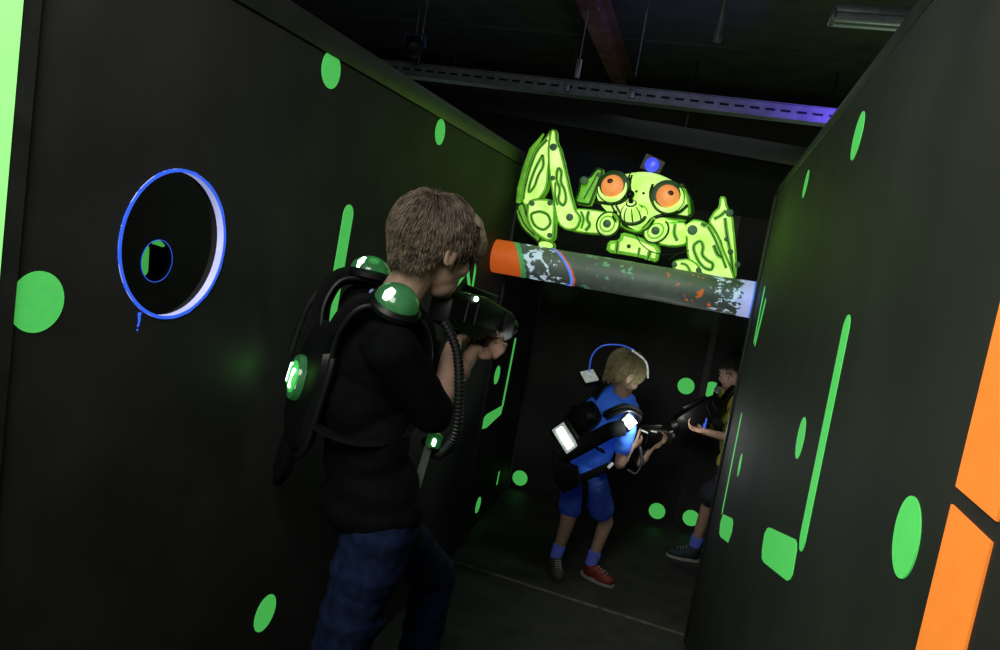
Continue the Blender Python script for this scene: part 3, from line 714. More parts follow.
def add_torso(mb, J, R, s, g=0.0, low=True):
    ch, pv = J['chest'], J['pelvis']
    U = R @ V((0, 0, 1))
    mb.ell(ch + U * .07 * s, ((.150 + g) * s, (.088 + g) * s, (.105 + g) * s), R, 24)
    mb.ell(ch - U * .03 * s, ((.138 + g) * s, (.092 + g) * s, (.13 + g) * s), R, 24)
    mid = (ch * .45 + pv * .55); mb.ell(mid, ((.122 + g) * s, (.082 + g) * s, (.13 + g) * s), R, 24)
    if low: mb.ell(pv, ((.130 + g) * s, (.092 + g) * s, (.10 + g) * s), J.get('Rp', R), 24)
    for k in ('R', 'L'): mb.capsule(J['sh' + k], ch + U * .12 * s, (.046 + g) * s, (.05 + g) * s)
def body(J, R, RH, s, hands, vox, parent_loc, label, cat='person', name='person', hs=None):
    hs = hs or s
    mb = MB()
    add_torso(mb, J, R, s)
    for k in ('R', 'L'):
        mb.chain([J['sh' + k], J['el' + k], J['wr' + k]], [.043 * s, .032 * s, .021 * s])
        e = J['el' + k]; mb.ell(e * .72 + J['wr' + k] * .28, (.034 * s,) * 3, None, 14)
        hp = J['hip' + k]; kn = J['kn' + k]; an = J['an' + k]
        mb.chain([hp, kn, an], [.076 * s, .045 * s, .029 * s]); mb.ell(hp * .6 + kn * .4, (.066 * s,) * 3, None, 14); mb.ell(kn * .70 + an * .30, (.0425 * s,) * 3, None, 14)
        f = J['toe' + k]; mb.chain([an, an + V((0, 0, -.045 * s)), f + (an - f) * .25 + V((0, 0, -.012 * s))], [.029 * s, .024 * s, .013 * s])
    mb.chain([J['neck'] - (J['head'] - J['neck']).normalized() * .04 * s, J['head'] + RH @ V((0, -.02, -.03)) * s], [.052 * s, .047 * s])
    add_head(mb, J['head'], RH, hs)
    for k, (d, n, cu, sd) in hands.items(): add_hand(mb, J['wr' + k], d, n, s, cu, sd)
    o = mb.build(name, SKIN, None, parent_loc); tag(o, label, cat)
    remesh(o, vox, 3); face_details(o, J['head'], RH, hs)
    return o
def shirt(par, J, R, s, m, name='t_shirt', sl=.62, vox=.006, seed=1, wob=.004, low=False):
    mb = MB(); add_torso(mb, J, R, s, .013, low=False)
    mb.ell(J['pelvis'] + V((0, 0, .05 * s)), (.142 * s, .106 * s, .09 * s), R, 24)
    if low: mb.ell(J['pelvis'] + V((0, 0, -.005 * s)), (.150 * s, .117 * s, .078 * s), J.get('Rp', R), 24)
    for k in ('R', 'L'):
        e = J['sh' + k].lerp(J['el' + k], sl); mb.capsule(J['sh' + k], e, .058 * s, .052 * s)
    mb.chain([J['neck'] - (J['head'] - J['neck']).normalized() * .05 * s, J['neck'] + (J['head'] - J['neck']).normalized() * .004 * s], [.085 * s, .062 * s])
    o = mb.build(name, m, par); return remesh(o, vox, 4, wob, 16, seed)
def trousers(par, J, s, m, hem, name, vox=.006, seed=2, flare=1.0, wob=.004):
    mb = MB(); mb.ell(J['pelvis'], (.136 * s, .104 * s, .105 * s), J.get('Rp', None), 24)
    for k in ('R', 'L'):
        hp, kn, an = J['hip' + k], J['kn' + k], J['an' + k]
        if hem >= 1:
            mb.chain([hp, kn, kn.lerp(an, hem - 1)], [.086 * s, .066 * s, .056 * s * flare])
            mb.ell(hp.lerp(kn, .3), (.088 * s,) * 3, None, 16); mb.ell(hp.lerp(kn, .6), (.080 * s,) * 3, None, 16)
        else:
            e = hp.lerp(kn, hem); mb.chain([hp, e], [.090 * s, .078 * s * flare])
    o = mb.build(name, m, par); return remesh(o, vox, 3, wob, 15, seed)
def shoe(par, an, toe, s, up, sole, heel_lift=0, lab=None):
    f = (toe - an); f.z = 0; f.normalize(); x = V((f.y, -f.x, 0)); R = Matrix((x, f, V((0, 0, 1)))).transposed()
    b = V((an.x, an.y, toe.z - .034 * s))
    mb = MB(); mb.ell(b + f * .01 * s + V((0, 0, .035 * s)), (.036 * s, .055 * s, .045 * s), R, 16); mb.ell(b + f * .09 * s + V((0, 0, .026 * s)), (.041 * s, .075 * s, .036 * s), R, 16)
    mb.capsule(b + V((0, 0, .045 * s)) + f * .01 * s, b + V((0, 0, .070 * s)), .043 * s, .042 * s); mb.capsule(b + V((0, 0, .062 * s)), b + f * .065 * s + V((0, 0, .045 * s)), .036 * s, .030 * s)
    o = mb.build('shoe', up, par); remesh(o, .004, 3)
    if lab: o['label'] = lab
    mb = MB(); L = []
    for h, g in ((-.004, 1.0), (.014, 1.02)):
        r_ = []
        for k in range(28):
            a = 2 * math.pi * k / 28; q = math.sin(a)
            r_.append(b + x * math.cos(a) * .042 * s * g * (1 if q > 0 else .88) + f * (q * .112 + .052) * s * g + V((0, 0, h * s)))
        L.append(r_)
    mb.rings(L).build('sole', sole, o)
    mb = MB()
    for k in range(4):
        p = b + f * (.05 + .018 * k) * s + V((0, 0, (.080 - .007 * k) * s)); mb.tube([p - x * .018 * s, p + V((0, 0, .006 * s)), p + x * .018 * s], .003 * s, 6)
    mb.build('laces', SOLE, o)
def sock(par, an, kn, s, m):
    d = (kn - an).normalized(); mb = MB(); mb.tube([an - d * .03 * s, an + d * .01 * s, an + d * .05 * s, an + d * .056 * s], [.034 * s, .036 * s, .039 * s, .036 * s], 16); mb.build('sock', m, par)
def hair(par, c, R, s, m, zb=-.055, zs=.012, zf=.05, n=1500, ln=.05, puff=.008, fringe=0, seed=1, name='hair'):
    """cap on the scalp plus combed locks; zb/zs/zf = hairline at back, side and front"""
    rnd = random.Random(seed); T = lambda p: c + R @ p * s
    cc = V((0, -.014, .034)); rad = V((.073 + puff * .4, .094 + puff * .4, .083 + puff * .5))
    def hl(y):
        if y < -.02: return zb + (zs - zb) * max(0, (y + .06) / .04) if y > -.06 else zb
        if y < .035: return zs
        return zs + (zf - zs) * min(1, (y - .035) / .03)
    def surf(a, t_, e=1.0):
        if a > -.35: ca, sa = math.cos(a), math.sin(a)
        else: ca, sa = .939 * (1 - .46 * (-a - .35)), -.343 - (-a - .35) * 1.55
        return cc + V((ca * math.cos(t_) * rad.x * e, ca * math.sin(t_) * rad.y * e, sa * rad.z * (e if sa > 0 else 1)))
    mb = MB(); seg = 36; rings = []
    for i in range(19):
        a = math.pi / 2 - (math.pi * .80) * i / 18; r_ = []
        for k in range(seg):
            t_ = 2 * math.pi * k / seg; p = surf(a, t_)
            h = hl(p.y)
            if p.z < h:
                p.z = h; q = p - cc; e = (q.x / rad.x) ** 2 + (q.y / rad.y) ** 2; zz = 1 - (q.z / rad.z) ** 2
                if e > 1e-6: k_ = (.93 if h < .0 else math.sqrt(max(.05, zz) / e) * .93); p.x = cc.x + q.x * k_; p.y = cc.y + q.y * k_
            r_.append(T(p))
        rings.append(r_)
    mb.rings(rings)
    crown = V((.01, -.045, .11)); cnt = 0
    while cnt < n:
        z_ = rnd.uniform(-.82, 1); t_ = rnd.uniform(0, 2 * math.pi); q = math.sqrt(1 - z_ * z_)
        d = V((q * math.cos(t_), q * math.sin(t_), z_)); p = surf(math.asin(z_), t_)
        if p.z < hl(p.y) + .006: continue
        cnt += 1
        fl = (p - crown); fl = fl - d * fl.dot(d); fl = fl.normalized() if fl.length > 1e-5 else V((0, -1, 0))
        fl = (fl + V((rnd.gauss(0, .13) + .25 * noise.noise(p * 40), rnd.gauss(0, .13) + .25 * noise.noise(p * 40 + V((9, 0, 0))), -.2 + rnd.gauss(0, .1)))).normalized()
        L = ln * rnd.uniform(.55, 1.15) * (1 if p.z > .03 else .55); pts = [p]; lift = puff * rnd.uniform(.2, 1.2)
        for k in range(1, 5):
            u = pts[-1] + fl * L / 4; dd = V(((u.x - cc.x) / rad.x, (u.y - cc.y) / rad.y, (u.z - cc.z) / rad.z)); e = 1 + lift / .08 * math.sin(math.pi * min(1, k / 4 * .8))
            dn = dd.normalized() * e
            if fringe and u.y > .05 and p.z > .06: u = u + V((0, .004, -.004)) * fringe
            else:
                q_ = u - cc; tz = q_.z / rad.z; aa = math.asin(max(-.34, min(1, dd.normalized().z))) if tz > -.343 else -(.35 + (-tz - .343) / 1.55)
                u = surf(aa, math.atan2(q_.y / rad.y, q_.x / rad.x), e)
            pts.append(u); fl = (fl + V((0, 0, -.12))).normalized()
        w = rnd.uniform(.0006, .0012) * s
        mb.tube([T(u) for u in pts], [w, w * 1.1, w, w * .8, w * .2], 3)
    o = mb.build(name, m, par, angle=180); return o
def strap(path, w, th, up, seg=10):                     # flat padded strap along a path
    return MB().tube(path, w, seg, None, False, th / w, up)
def spline(P, n=8):
    out = []
    for i in range(len(P) - 1):
        p0, p1, p2, p3 = P[max(i - 1, 0)], P[i], P[i + 1], P[min(i + 2, len(P) - 1)]
        for k in range(n):
            t = k / n; out.append(.5 * ((2 * p1) + (p2 - p0) * t + (2 * p0 - 5 * p1 + 4 * p2 - p3) * t * t + (3 * p1 - p0 - 3 * p2 + p3) * t ** 3))
    out.append(P[-1]); return out
def hose(P, r=.013, n=14, pitch=.0085):
    Q = spline([V(p) for p in P], n); L = [0]
    for i in range(1, len(Q)): L.append(L[-1] + (Q[i] - Q[i - 1]).length)
    pts, rs = [], []; k = 0; tot = L[-1]; j = 0
    while k * pitch / 4 < tot:
        d = k * pitch / 4
        while j < len(L) - 2 and L[j + 1] < d: j += 1
        t = (d - L[j]) / max(1e-6, L[j + 1] - L[j]); pts.append(Q[j].lerp(Q[j + 1], t)); rs.append(r * (.80 if k % 4 in (0, 1) else 1.0)); k += 1
    return MB().tube(pts, rs, 12)
def gun(name, a, b, s, label, up=V((0, 0, 1)), grip=True):
    """chunky blaster from butt a to muzzle b"""
    a, b = V(a), V(b); y = (b - a).normalized(); x = y.cross(up).normalized(); z = x.cross(y); R = Matrix((x, y, z)).transposed(); L = (b - a).length
    T = lambda p: a + R @ V(p)
    t = thing(name, (a + b) / 2, label, 'toy gun', 'laser guns held by the children')
    prof = [(0, -.035), (0, .03), (.12, .048), (.45, .055), (.72, .045), (.90, .040), (1.0, .030), (1.0, -.030), (.86, -.045), (.62, -.038), (.50, -.055), (.25, -.045)]
    w = .030 * s
    MB().prism([T((-w, u * L, h * s)) for u, h in prof], x * 2 * w).build('gun_body', BLKPL, t, bevel=.006 * s)
    MB().lathe([(.024 * s, -.03 * s), (.028 * s, 0), (.028 * s, .03 * s), (.020 * s, .034 * s), (.018 * s, .02 * s)], T((0, L, 0)), y, 20).build('muzzle', BLKRUB, t)
    MB().box(T((0, L * .5, .062 * s)), (.014 * s, L * .5, .018 * s), R).build('sight_rail', BLKPL, t, bevel=.002)
    MB().bar(T((0, L * .28, -.04 * s)), T((0, L * .20, -.125 * s)), .034 * s, .042 * s, y).build('pistol_grip', BLKRUB, t, bevel=.008 * s)
    P = [T((0, L * .33, -.04 * s)), T((0, L * .36, -.085 * s)), T((0, L * .48, -.09 * s)), T((0, L * .52, -.05 * s))]
    MB().tube(spline(P, 5), .005 * s, 8).build('trigger_guard', BLKPL, t)
    MB().bar(T((0, L * .70, -.03 * s)), T((0, L * .68, -.10 * s)), .03 * s, .035 * s, y).build('fore_grip', BLKRUB, t, bevel=.008 * s)
    for q in (.2, .34, .8):
        for sg in (-1, 1): MB().tube([T((sg * w * 1.03, L * q, -.02 * s)), T((sg * w * 1.06, L * q, .035 * s))], .004 * s, 8).build('side_rib', BLKRUB, t)
    return t, T, R
HIDE = {}
def vest(label, ch, R, s, lens, kind, pack_dz=0.0, thin=1.0, front=True, ps=1.0, sw=1.0):
    T = lambda x, y, z: ch + R @ V((x, y, z)) * s
    t = thing('laser_tag_vest', T(0, 0, -.12), label, 'laser tag vest', 'laser tag vests worn by the children')
    U = R @ V((0, 0, 1)); F = R @ V((0, 1, 0)); X = R @ V((1, 0, 0))
    mb = MB()
    L = []
    for d, w, h in ((-.085, .105, .15), (-.10, .115, .165), (-.10 - .045 * thin, .105, .15), (-.10 - .07 * thin, .075, .11)):
        L.append([T(ps * w * (abs(math.cos(a)) ** .5) * math.copysign(1, math.cos(a)), d, pack_dz + ps * h * (abs(math.sin(a)) ** .5) * math.copysign(1, math.sin(a))) for a in [2 * math.pi * k / 32 for k in range(32)]])
    mb.rings(L).build('back_pack', BLKPL, t)
    MB().tube([T(ps * .113 * (abs(math.cos(a)) ** .5) * math.copysign(1, math.cos(a)), -.102, pack_dz + ps * .163 * (abs(math.sin(a)) ** .5) * math.copysign(1, math.sin(a))) for a in [2 * math.pi * k / 40 for k in range(40)]], .009 * s, 8, closed=True).build('pack_rim', BLKRUB, t)
    mb = MB(); L = []
    for d, w, h in ((.098, .10, .12), (.115, .105, .125), (.145, .08, .09)):
        L.append([T(w * (abs(math.cos(a)) ** .5) * math.copysign(1, math.cos(a)), d, -.01 + h * (abs(math.sin(a)) ** .5) * math.copysign(1, math.sin(a))) for a in [2 * math.pi * k / 32 for k in range(32)]])
    if front: mb.rings(L).build('front_plate', BLKPL, t)
    for sx in (-1, 1):
        P = spline([T(sx * .075, -.105, .06), T(sx * .095, -.112, .13), T(sx * .108, -.085, .192), T(sx * .112, -.01, .205), T(sx * .108, .06, .185), T(sx * .085, .108, .11), T(sx * .07, .118, .04)], 7)
        strap(P, .036 * s * sw, .013 * s * sw, X).build('shoulder_strap', BLKFAB, t)
        for e in (-1, 1):
            n_ = len(P); Q = [p + X * e * .033 * s * sw for p in P]
            MB().tube(Q, .0095 * s * sw, 8).build('strap_piping', BLKRUB, t)
    for sx in (-1, 1):                                       # side belts
        P = spline([T(sx * .10, -.10, -.10), T(sx * .15, -.05, -.10), T(sx * .165, .02, -.09), T(sx * .12, .10, -.07)], 6)
        strap(P, .02 * s, .004 * s, U).build('side_belt', BLKFAB, t)
    return t, T, (X, F, U)
def dome(par, c, axis, r, m_dome, core=None, name='lamp_dome', base=True):
    axis = V(axis).normalized(); p = [(r * math.cos(a), r * .85 * math.sin(a)) for a in [math.pi / 2 * k / 8 for k in range(9)]]
    o = MB().lathe([(r * .98, -.004)] + p, c, axis, 28).build(name, m_dome, par)
    if base: MB().lathe([(r * 1.16, -.014), (r * 1.18, -.004), (r * 1.05, .004), (r * .9, .003)], c, axis, 28).build('lamp_base', BLKPL, par)
    return o

# ---- boy in the foreground
s1_ = .93
ch = V((-.687, 1.45, 1.112)); R1 = frame(48, 7, 9)
RI = R1 @ V((1, 0, 0)); FO = R1 @ V((0, 1, 0))
J = dict(chest=ch, pelvis=at(371, 500, 1.45), neck=ch + R1 @ V((0, .025, .165)), Rp=frame(35))
J['head'] = at(434, 250, 1.475); RH1 = frame(31, 9, 3)
J['shR'] = ch + R1 @ V((.145, -.005, .115)); J['shL'] = ch + R1 @ V((-.145, .0, .115))
J['elR'] = at(436, 418, 1.47); J['wrR'] = at(455, 338, 1.60)
J['elL'] = at(452, 378, 1.60); J['wrL'] = at(472, 352, 1.69)
J['hipR'] = J['pelvis'] + frame(35) @ V((.060, 0, -.03)); J['hipL'] = J['pelvis'] + frame(35) @ V((-.060, 0, -.03))
J['knL'] = at(434, 574, 1.84); J['anL'] = V((-.585, 1.84, .11)); J['toeL'] = V((-.53, 1.98, .04))
J['knR'] = V((-.635, 1.42, .45)); J['anR'] = V((-.66, 1.33, .10)); J['toeR'] = V((-.60, 1.46, .04))
gb, gf = at(440, 307, 1.52), at(505, 326, 1.86)
gdir = (gf - gb).normalized()
hb = body(J, R1, RH1, s1_, {'L': ((gdir * .9 + V((.06, 0, .14))), V((.35, -.25, .8)), 45, -1), 'R': ((gdir * .8 + V((0, 0, .3))), V((-.7, .2, .2)), 40, 1)}, .0042, V((-.64, 1.5, 0)),
          'boy in black T-shirt and jeans in the foreground aiming a gun, seen from behind', hs=.93)
shirt(hb, J, R1, s1_, SHIRTK, sl=.90, seed=3, wob=.0022, low=True)
trousers(hb, J, s1_, JEAN, 1.92, 'jeans', seed=5, wob=.005)
MB().tube([J['neck'] + R1 @ V((math.cos(a) * .062, math.sin(a) * .058 + .004, .004 - .012 * math.sin(a))) for a in [2 * math.pi * k / 32 for k in range(32)]], .007, 8, closed=True).build('collar', COLLAR, hb)['label'] = 'pale blue-white collar edge'
hair(hb, J['head'], RH1, .93, HAIRB, zb=-.056, zs=.020, zf=.045, n=9000, ln=.06, puff=.013, fringe=1, seed=4)
mb = MB(); rnd = random.Random(5)
for k in range(650):                                     # longer fringe combed over the forehead
    u = rnd.uniform(-.068, .074); TT = lambda p: J['head'] + RH1 @ V(p) * .93; w = rnd.uniform(.0006, .0011); dp = rnd.uniform(-.004, .006); sw_ = rnd.uniform(-.008, .012); q = 1 - (u / .085) ** 2
    mb.tube([TT((u * .8, .045 * q, .118 - .5 * u * u * 8 + dp)), TT((u + sw_ * .4, .04 + .045 * q, .098 - .35 * u * u * 8 + dp)), TT((u * 1.05 + sw_, .055 + .047 * q + dp, .055)), TT((u * 1.06 + sw_ * 1.5, .055 + .050 * q + dp, .012 + rnd.uniform(0, .022)))], [w, w * 1.1, w, w * .3], 3)
mb.build('fringe', mat('sun_bleached_hair', (.28, .23, .16), .5, .5, 45), hb, angle=180)['label'] = 'lighter brown fringe'
for k in ('R', 'L'):
    shoe(hb, J['an' + k], J['toe' + k], s1_, SHOEB, SOLE)
v1, T1, (X1, F1, U1) = vest('black laser tag vest with green lamps worn by the boy in jeans', ch, R1, s1_, LAMPG, 'g', pack_dz=-.055, thin=.5, ps=.90, sw=.62)
for sx in (-1, 1):
    c = T1(sx * .122, -.015, .216); ax = (U1 * .9 + X1 * sx * .25)
    d = dome(v1, c, ax, .047, LAMPGD); d['label'] = 'green lit shoulder lamp dome'
    a_ = V(ax).normalized(); q_ = (-F1 * .8 + X1 * .55 + a_ * .15).normalized(); p = c + q_ * .036 + a_ * .016
    MB().tube([p - a_ * .014 + q_ * .004, p, p + a_ * .013 - q_ * .008], [.008, .0105, .006], 12).build('lit_led', LEDG, d)
c = T1(.0, -.142, -.035); ax = -F1
bz = MB().lathe([(.046, -.02), (.050, 0), (.046, .008), (.036, .008)], c, ax, 28).build('back_lamp', LAMPGD, v1); bz['label'] = 'green lit round lamp on the pack'
MB().lathe([(.036, 0), (.034, .010), (.02, .016)], c, ax, 24).build('lamp_lens', LAMPG, bz)
for q in (-.017, .016): MB().bar(c + ax * .013 + X1 * q - U1 * .02, c + ax * .013 + X1 * q + U1 * .024, .012, .008, ax).build('lit_led', LEDG, bz, bevel=.003)
MB().prism([T1(.05, -.12, -.15), T1(-.07, -.12, -.15), T1(-.065, -.118, -.30), T1(-.03, -.115, -.33), T1(.02, -.115, -.27)], R1 @ V((0, .02, 0))).build('pack_flap', BLKFAB, v1, bevel=.004)
MB().tube(spline([T1(-.13, -.14, -.02), T1(-.125, -.135, .10), T1(-.12, -.10, .19)], 8), .009, 10).build('pack_cable', BLKRUB, v1)
hose([at(444, 322, 1.46), at(457, 352, 1.46), at(459, 400, 1.45), at(453, 440, 1.47), at(437, 455, 1.54), at(425, 440, 1.60)], .0115).build('corrugated_hose', BLKRUB, v1)
c = at(434, 440, 1.50); o = MB().box(c, (.025, .03, .032), R1).build('front_lamp', LAMPGD, v1, bevel=.005); o['label'] = 'green lit lamp on the vest front'
MB().box(c + V((.006, -.016, .0)), (.014, .006, .016), R1).build('lit_led', LEDG, o, bevel=.002)
MB().bar(at(429, 446, 1.51), at(417, 487, 1.51), .018, .006, V((0, 1, 0))).build('front_strap', mat('grey_green_webbing', (.10, .13, .11), .7, .2, 50), v1)
g1, GT, GR = gun('laser_gun', gb, gf, .95, 'large black laser gun held at the shoulder by the boy in jeans')
for p in ((469, 296), (476, 299)):
    MB().ell(at(*p, 1.615), (.0065,) * 3).build('sight_light', LEDG, g1)['label'] = 'green-white sight light'
MB().bar(at(502, 339, 1.80), at(499, 352, 1.80), .006, .008).build('muzzle_light', LEDD, g1)

# ---- child in blue
s2 = .76
R2 = frame(32, 22, 33); ch = at(601, 419, 3.24)
J = dict(chest=ch, pelvis=at(586, 474, 3.26), neck=ch + R2 @ V((0, .03, .17)) * s2, Rp=frame(45))
J['head'] = at(625, 374, 3.26); RH2 = frame(55, 26, 6)
J['shR'] = ch + R2 @ V((.145, 0, .115)) * s2; J['shL'] = ch + R2 @ V((-.145, 0, .115)) * s2
J['elR'] = at(620, 464, 3.16); J['wrR'] = at(632, 446, 3.24)
J['elL'] = at(640, 462, 3.40); J['wrL'] = at(652, 447, 3.40)
J['hipR'] = J['pelvis'] + frame(45) @ V((.062, 0, -.02)); J['hipL'] = J['pelvis'] + frame(45) @ V((-.062, 0, -.02))
J['knR'] = at(606, 522, 3.30); J['anR'] = V((-.275, 3.265, .085)); J['toeR'] = V((-.185, 3.235, .03))
J['knL'] = at(567, 524, 3.25); J['anL'] = V((-.435, 3.235, .085)); J['toeL'] = V((-.40, 3.15, .03))
gb2, gf2 = at(628, 438, 3.26), at(668, 437, 3.52)
gd = (gf2 - gb2).normalized()
b2 = body(J, R2, RH2, s2, {'R': (gd + V((0, 0, .3)), V((-.6, .3, .2)), 45, 1), 'L': (gd * .8 + V((0, 0, .5)), V((.2, -.4, .7)), 40, -1)}, .0042, V((-.35, 3.25, 0)),
          'small blond child in blue shirt and shorts crouching in front of the back wall', hs=.84)
shirt(b2, J, R2, s2, BLUES, sl=.55, vox=.005, seed=11, wob=.003)
trousers(b2, J, s2, SHORTB, .66, 'shorts', vox=.005, seed=12, flare=.95, wob=.003)
hair(b2, J['head'], RH2, .84, HAIRL, zb=-.085, zs=-.03, zf=.03, n=5500, ln=.066, puff=.012, seed=9)
for k, m_, so, lb in (('R', SHOER, SOLE, 'red shoe'), ('L', SHOEG, SHOEG, 'grey-brown shoe')):
    sock(b2, J['an' + k], J['kn' + k], s2, SOCK); shoe(b2, J['an' + k], J['toe' + k], s2, m_, so, lab=lb)
v2, T2, (X2, F2, U2) = vest('black laser tag vest with white lamps worn by the child in blue', ch, R2, s2, LEDW, 'w', pack_dz=-.075, ps=.72, sw=.72)
def boxlamp(par, c, X, Y, N, w, h, lit, name, lab):      # clear lens in a black bezel
    R = Matrix((X, Y, N)).transposed()
    fr = MB().box(c, (w * 1.5, h * 1.22, .022), R).build(name, BLKPL, par, bevel=.004); fr['label'] = lab
    MB().box(c + N * .012, (w * 1.25, h * 1.05, .010), R).build('lamp_lens', LEDD, fr, bevel=.003)
    if lit: MB().box(c + N * .018, (w * .62, h * .82, .006), R).build('lit_panel', LEDW, fr, bevel=.002)
    return fr
cb = at(566, 438, 3.06); N = (-F2 * .55 + V((0.15, -1, .05)) * .6).normalized(); Y_ = (at(556, 424, 3.06) - at(576, 452, 3.06)); Y_ = (Y_ - N * Y_.dot(N)).normalized(); X_ = Y_.cross(N)
MB().box(cb - N * .03, (.105, .15, .055), Matrix((X_, Y_, N)).transposed()).build('lamp_block', BLKPL, v2, bevel=.012)
boxlamp(v2, cb, X_, Y_, N, .05, .115, True, 'back_lamp', 'lit white lamp on the pack')
c = at(589, 378, 3.20); N = (V((.1, -.55, .75))).normalized(); Y_ = (X2 - N * X2.dot(N)).normalized(); X_ = Y_.cross(N)
boxlamp(v2, c, X_, Y_, N, .050, .062, False, 'shoulder_lamp', 'unlit clear shoulder lamp')
c = at(628, 422, 3.14); N = (V((.35, -.75, .35))).normalized(); Y_ = (U2 - N * U2.dot(N)).normalized(); X_ = Y_.cross(N)
boxlamp(v2, c, X_, Y_, N, .044, .048, True, 'shoulder_lamp', 'brightly lit white shoulder lamp')
P = spline([at(562, 456, 3.06), at(578, 448, 3.04), at(596, 438, 3.05), at(612, 430, 3.07), at(624, 428, 3.11)], 8)
strap(P, .034, .012, V((0.2, -.9, .3))).build('chest_strap', BLKFAB, v2)
P = spline([T2(-.10, -.02, .20), T2(-.125, -.05, .205), at(589, 381, 3.21)], 6); strap(P, .022, .008, X2).build('lamp_tab', BLKFAB, v2)
MB().prism([at(*p, 3.05) for p in ((551, 452), (563, 462), (577, 468), (580, 486), (563, 494), (553, 480))], (0, .035, 0)).build('pack_flap', BLKFAB, v2, bevel=.004)
P = spline([at(564, 483, 3.085), at(574, 481, 3.08), at(592, 474, 3.09), at(610, 466, 3.11)], 8)
strap(P, .018, .006, V((0, -1, .2))).build('waist_belt', BLKFAB, v2)
MB().bar(at(608, 468, 3.095), at(613, 463, 3.105), .016, .008).build('buckle', LEDD, v2, bevel=.002)  # real buckle; its white gleam is put in by the glowing lens material
P = spline([at(585, 476, 3.08), at(585, 495, 3.09), at(583, 524, 3.11)], 6); strap(P, .013, .004, V((0, -1, 0))).build('hanging_strap', BLKFAB, v2)
P = spline([at(589, 372, 3.20), at(592, 356, 3.2), at(602, 346, 3.2), at(620, 345, 3.22), at(634, 350, 3.24)], 8)
MB().tube(P, .0028, 8).build('headset_wire', GLOWB, v2)['label'] = 'blue headset wire'
P = spline([at(632, 350, 3.16), at(646, 362, 3.17), at(648, 378, 3.18)], 8); MB().tube(P, .004, 8).build('headset_band', LEDD, v2)
hose([at(627, 470, 3.1), at(636, 474, 3.1), at(642, 462, 3.14), at(640, 447, 3.2)], .008).build('corrugated_hose', BLKPL, v2)
g2, GT2, GR2 = gun('laser_gun', gb2, gf2, .85, 'black laser gun held low by the child in blue')
for p, q, y in (((641, 430), (648, 433), 3.24), ((651, 431), (657, 432), 3.26), ((670, 432), (673, 431), 3.36)):
    MB().bar(at(*p, y), at(*q, y), .006, .006).build('gun_gleam', SOLE, g2)  # pale bars stand in for gleams on the black gun
    
# ---- child behind the right wall
s3 = .80
R3 = frame(-105, 12); ch = at(738, 414, 3.88)
J = dict(chest=ch, pelvis=V((.285, 3.86, .49)), neck=ch + R3 @ V((0, .03, .165)) * s3, Rp=frame(-100))
J['head'] = at(736, 373, 3.84); RH3 = frame(-137, 20, 0)
J['shR'] = ch + R3 @ V((.145, 0, .115)) * s3; J['shL'] = ch + R3 @ V((-.145, 0, .115)) * s3
J['elL'] = at(737, 440, 3.70); J['wrL'] = at(706, 432, 3.66)
J['elR'] = at(752, 432, 4.02); J['wrR'] = at(722, 420, 3.92)
Rp = frame(-100)
J['hipR'] = J['pelvis'] + Rp @ V((.062, 0, -.02)); J['hipL'] = J['pelvis'] + Rp @ V((-.062, 0, -.02))
J['knL'] = at(711, 496, 3.78); J['anL'] = V((.175, 3.80, .09)); J['toeL'] = V((.085, 3.785, .032))
J['knR'] = V((.27, 3.96, .27)); J['anR'] = V((.34, 3.95, .09)); J['toeR'] = V((.25, 3.96, .032))
gb3, gf3 = at(722, 402, 3.74), at(676, 424, 3.66)
gd3 = (gf3 - gb3).normalized()
b3 = body(J, R3, RH3, s3, {'L': (V((-1, -.05, .05)), V((0, -.15, 1)), 28, 1), 'R': (gd3, V((0, -1, .1)), 45, 1)}, .0042, V((.25, 3.86, 0)),
          'dark-haired child in a yellow printed shirt half hidden behind the right wall', hs=.95)
shirt(b3, J, R3, s3, YELL, sl=.5, vox=.005, seed=21, wob=.003)
trousers(b3, J, s3, SHORTK, .95, 'shorts', vox=.005, seed=22, flare=1.1, wob=.003)
hair(b3, J['head'], RH3, .95, HAIRD, zb=-.05, zs=.012, zf=.052, n=4000, ln=.022, puff=.007, seed=8)
for k in ('R', 'L'):
    sock(b3, J['an' + k], J['kn' + k], s3, SOCK); shoe(b3, J['an' + k], J['toe' + k], s3, SHOEB, SOLE, lab='navy shoe with pale sole')
v3, T3, (X3, F3, U3) = vest('black laser tag vest on the child behind the right wall', ch, R3, s3, LEDW, 'n', front=False, sw=.75)
g3, GT3, GR3 = gun('laser_gun', gb3, gf3, .95, 'black laser gun of the child behind the wall, pointing left and down')
MB().lathe([(.012, 0), (.018, .0), (.018, .005), (.012, .006)], at(718, 390, 3.66), (-.2, -1, .1), 24).build('round_badge', DKMET, g3)
MB().bar(at(704, 428, 3.69), at(706, 418, 3.69), .012, .012).build('blue_light', GLOWB, g3)['label'] = 'small blue light'
MB().bar(at(728, 427, 3.69), at(733, 428, 3.69), .012, .018).build('belt_light', GLOWB, v3)['label'] = 'small blue light'

# ------------------------------------------------------------------ light
def light(kind, name, loc, col, power, tgt=None, size=.1, sy=None, spot=None, blend=.5, shadow=True):
    L = bpy.data.lights.new(name, kind); L.color = col; L.energy = power
    o = bpy.data.objects.new(name, L); COL.objects.link(o); o.location = V(loc)
    if kind == 'AREA':
        L.size = size
        if sy: L.shape = 'RECTANGLE'; L.size_y = sy
    else: L.shadow_soft_size = size
    if kind == 'SPOT': L.spot_size = math.radians(spot); L.spot_blend = blend
    if tgt is not None: o.rotation_euler = (V(tgt) - V(loc)).to_track_quat('-Z', 'Y').to_euler()
    return o
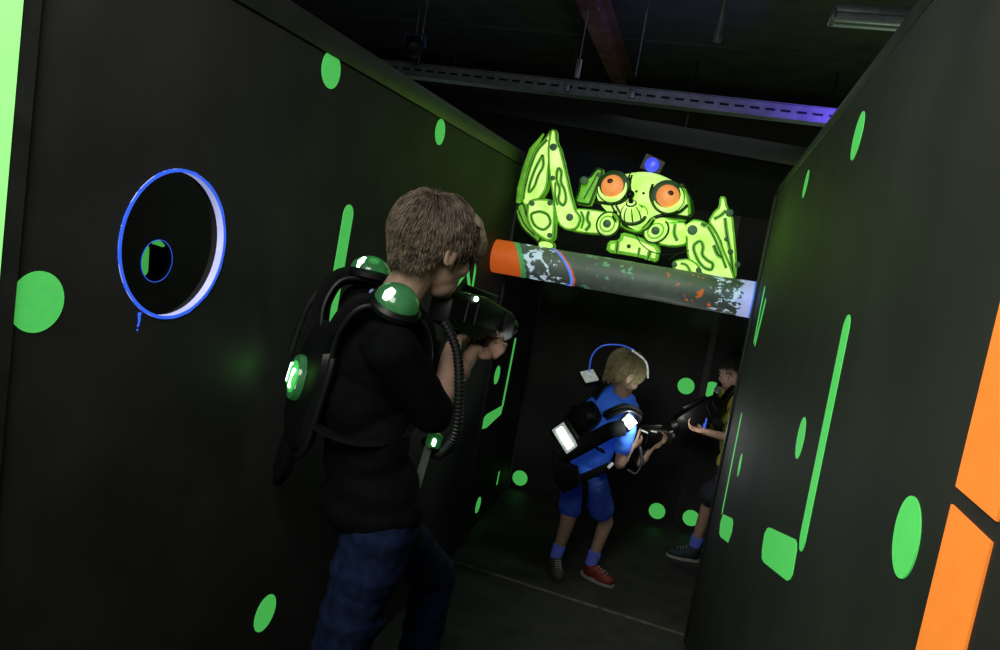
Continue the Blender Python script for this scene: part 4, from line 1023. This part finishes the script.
# black-light spot over the near end of the corridor, aimed at the robot
light('SPOT', 'robot_spot', (-.22, 1.5, 2.35), (.85, 1, .9), 22, (-.40, 3.08, 1.62), .06, spot=34, blend=.6)
# dim general light of the hall
light('AREA', 'hall_light', (-.50, .10, 2.15), (1, .98, .96), 17, (-.5, 1.7, 1.1), .7)
light('AREA', 'hall_light_back', (-.3, 5.6, 2.9), (.8, .9, .85), 4, (-.3, 5.2, 0), 1.6)
# violet tube by the right end of the cable tray
light('AREA', 'violet_tube', (.80, 4.56, 2.42), (.17, .09, 1), 4.5, (.42, 4.79, 2.445), .4, .04).data.spread = math.radians(80)
# vest lamps, mixed with added fill lights
light('POINT', 'white_vest_lamp', at(640, 424, 3.10), (.92, 1, .94), 1.6, size=.02)
light('POINT', 'ceiling_fill_right', (.9, 4.95, 1.55), (.72, 1, .5), 18, size=.3)  # added light hidden behind the back wall, tints ceiling and tray green
light('POINT', 'hall_fill_left', (-2.0, 4.9, 1.7), (.8, 1, .8), 4, size=.3)  # unseen fill beyond the left walls
light('POINT', 'white_pack_lamp', cb + V((-.02, -.09, .0)), (.92, 1, .94), .12, size=.03)
light('POINT', 'green_pack_lamp', T1(-.02, -.22, -.04), (.22, 1, .12), .04, size=.03)
light('POINT', 'green_shoulder_lamp', T1(-.11, -.02, .30), (.15, 1, .25), .06, size=.03)
light('POINT', 'pipe_end_blue_fill', (XR - .05, 2.86, 1.40), (.1, .3, 1), .05, size=.02)  # added light for the blue cast beside the painted pipe end
light('POINT', 'forearm_fill', at(690, 421, 3.54), (1, .97, .88), .5, size=.015)  # added to brighten the forearm of the child behind the wall
light('POINT', 'green_fill_near_left_wall', (-.60, 2.62, 1.78), (.35, 1, .08), .75, size=.15)  # added so the left wall picks up the robot's green
light('POINT', 'green_fill_near_right_wall', (-.06, 2.72, 1.66), (.35, 1, .08), .8, size=.15)  # second added light, for the robot's green on the right wall
W = bpy.data.worlds.new('world'); SC.world = W; W.use_nodes = True
W.node_tree.nodes['Background'].inputs[0].default_value = (.5, .55, .5, 1); W.node_tree.nodes['Background'].inputs[1].default_value = .03
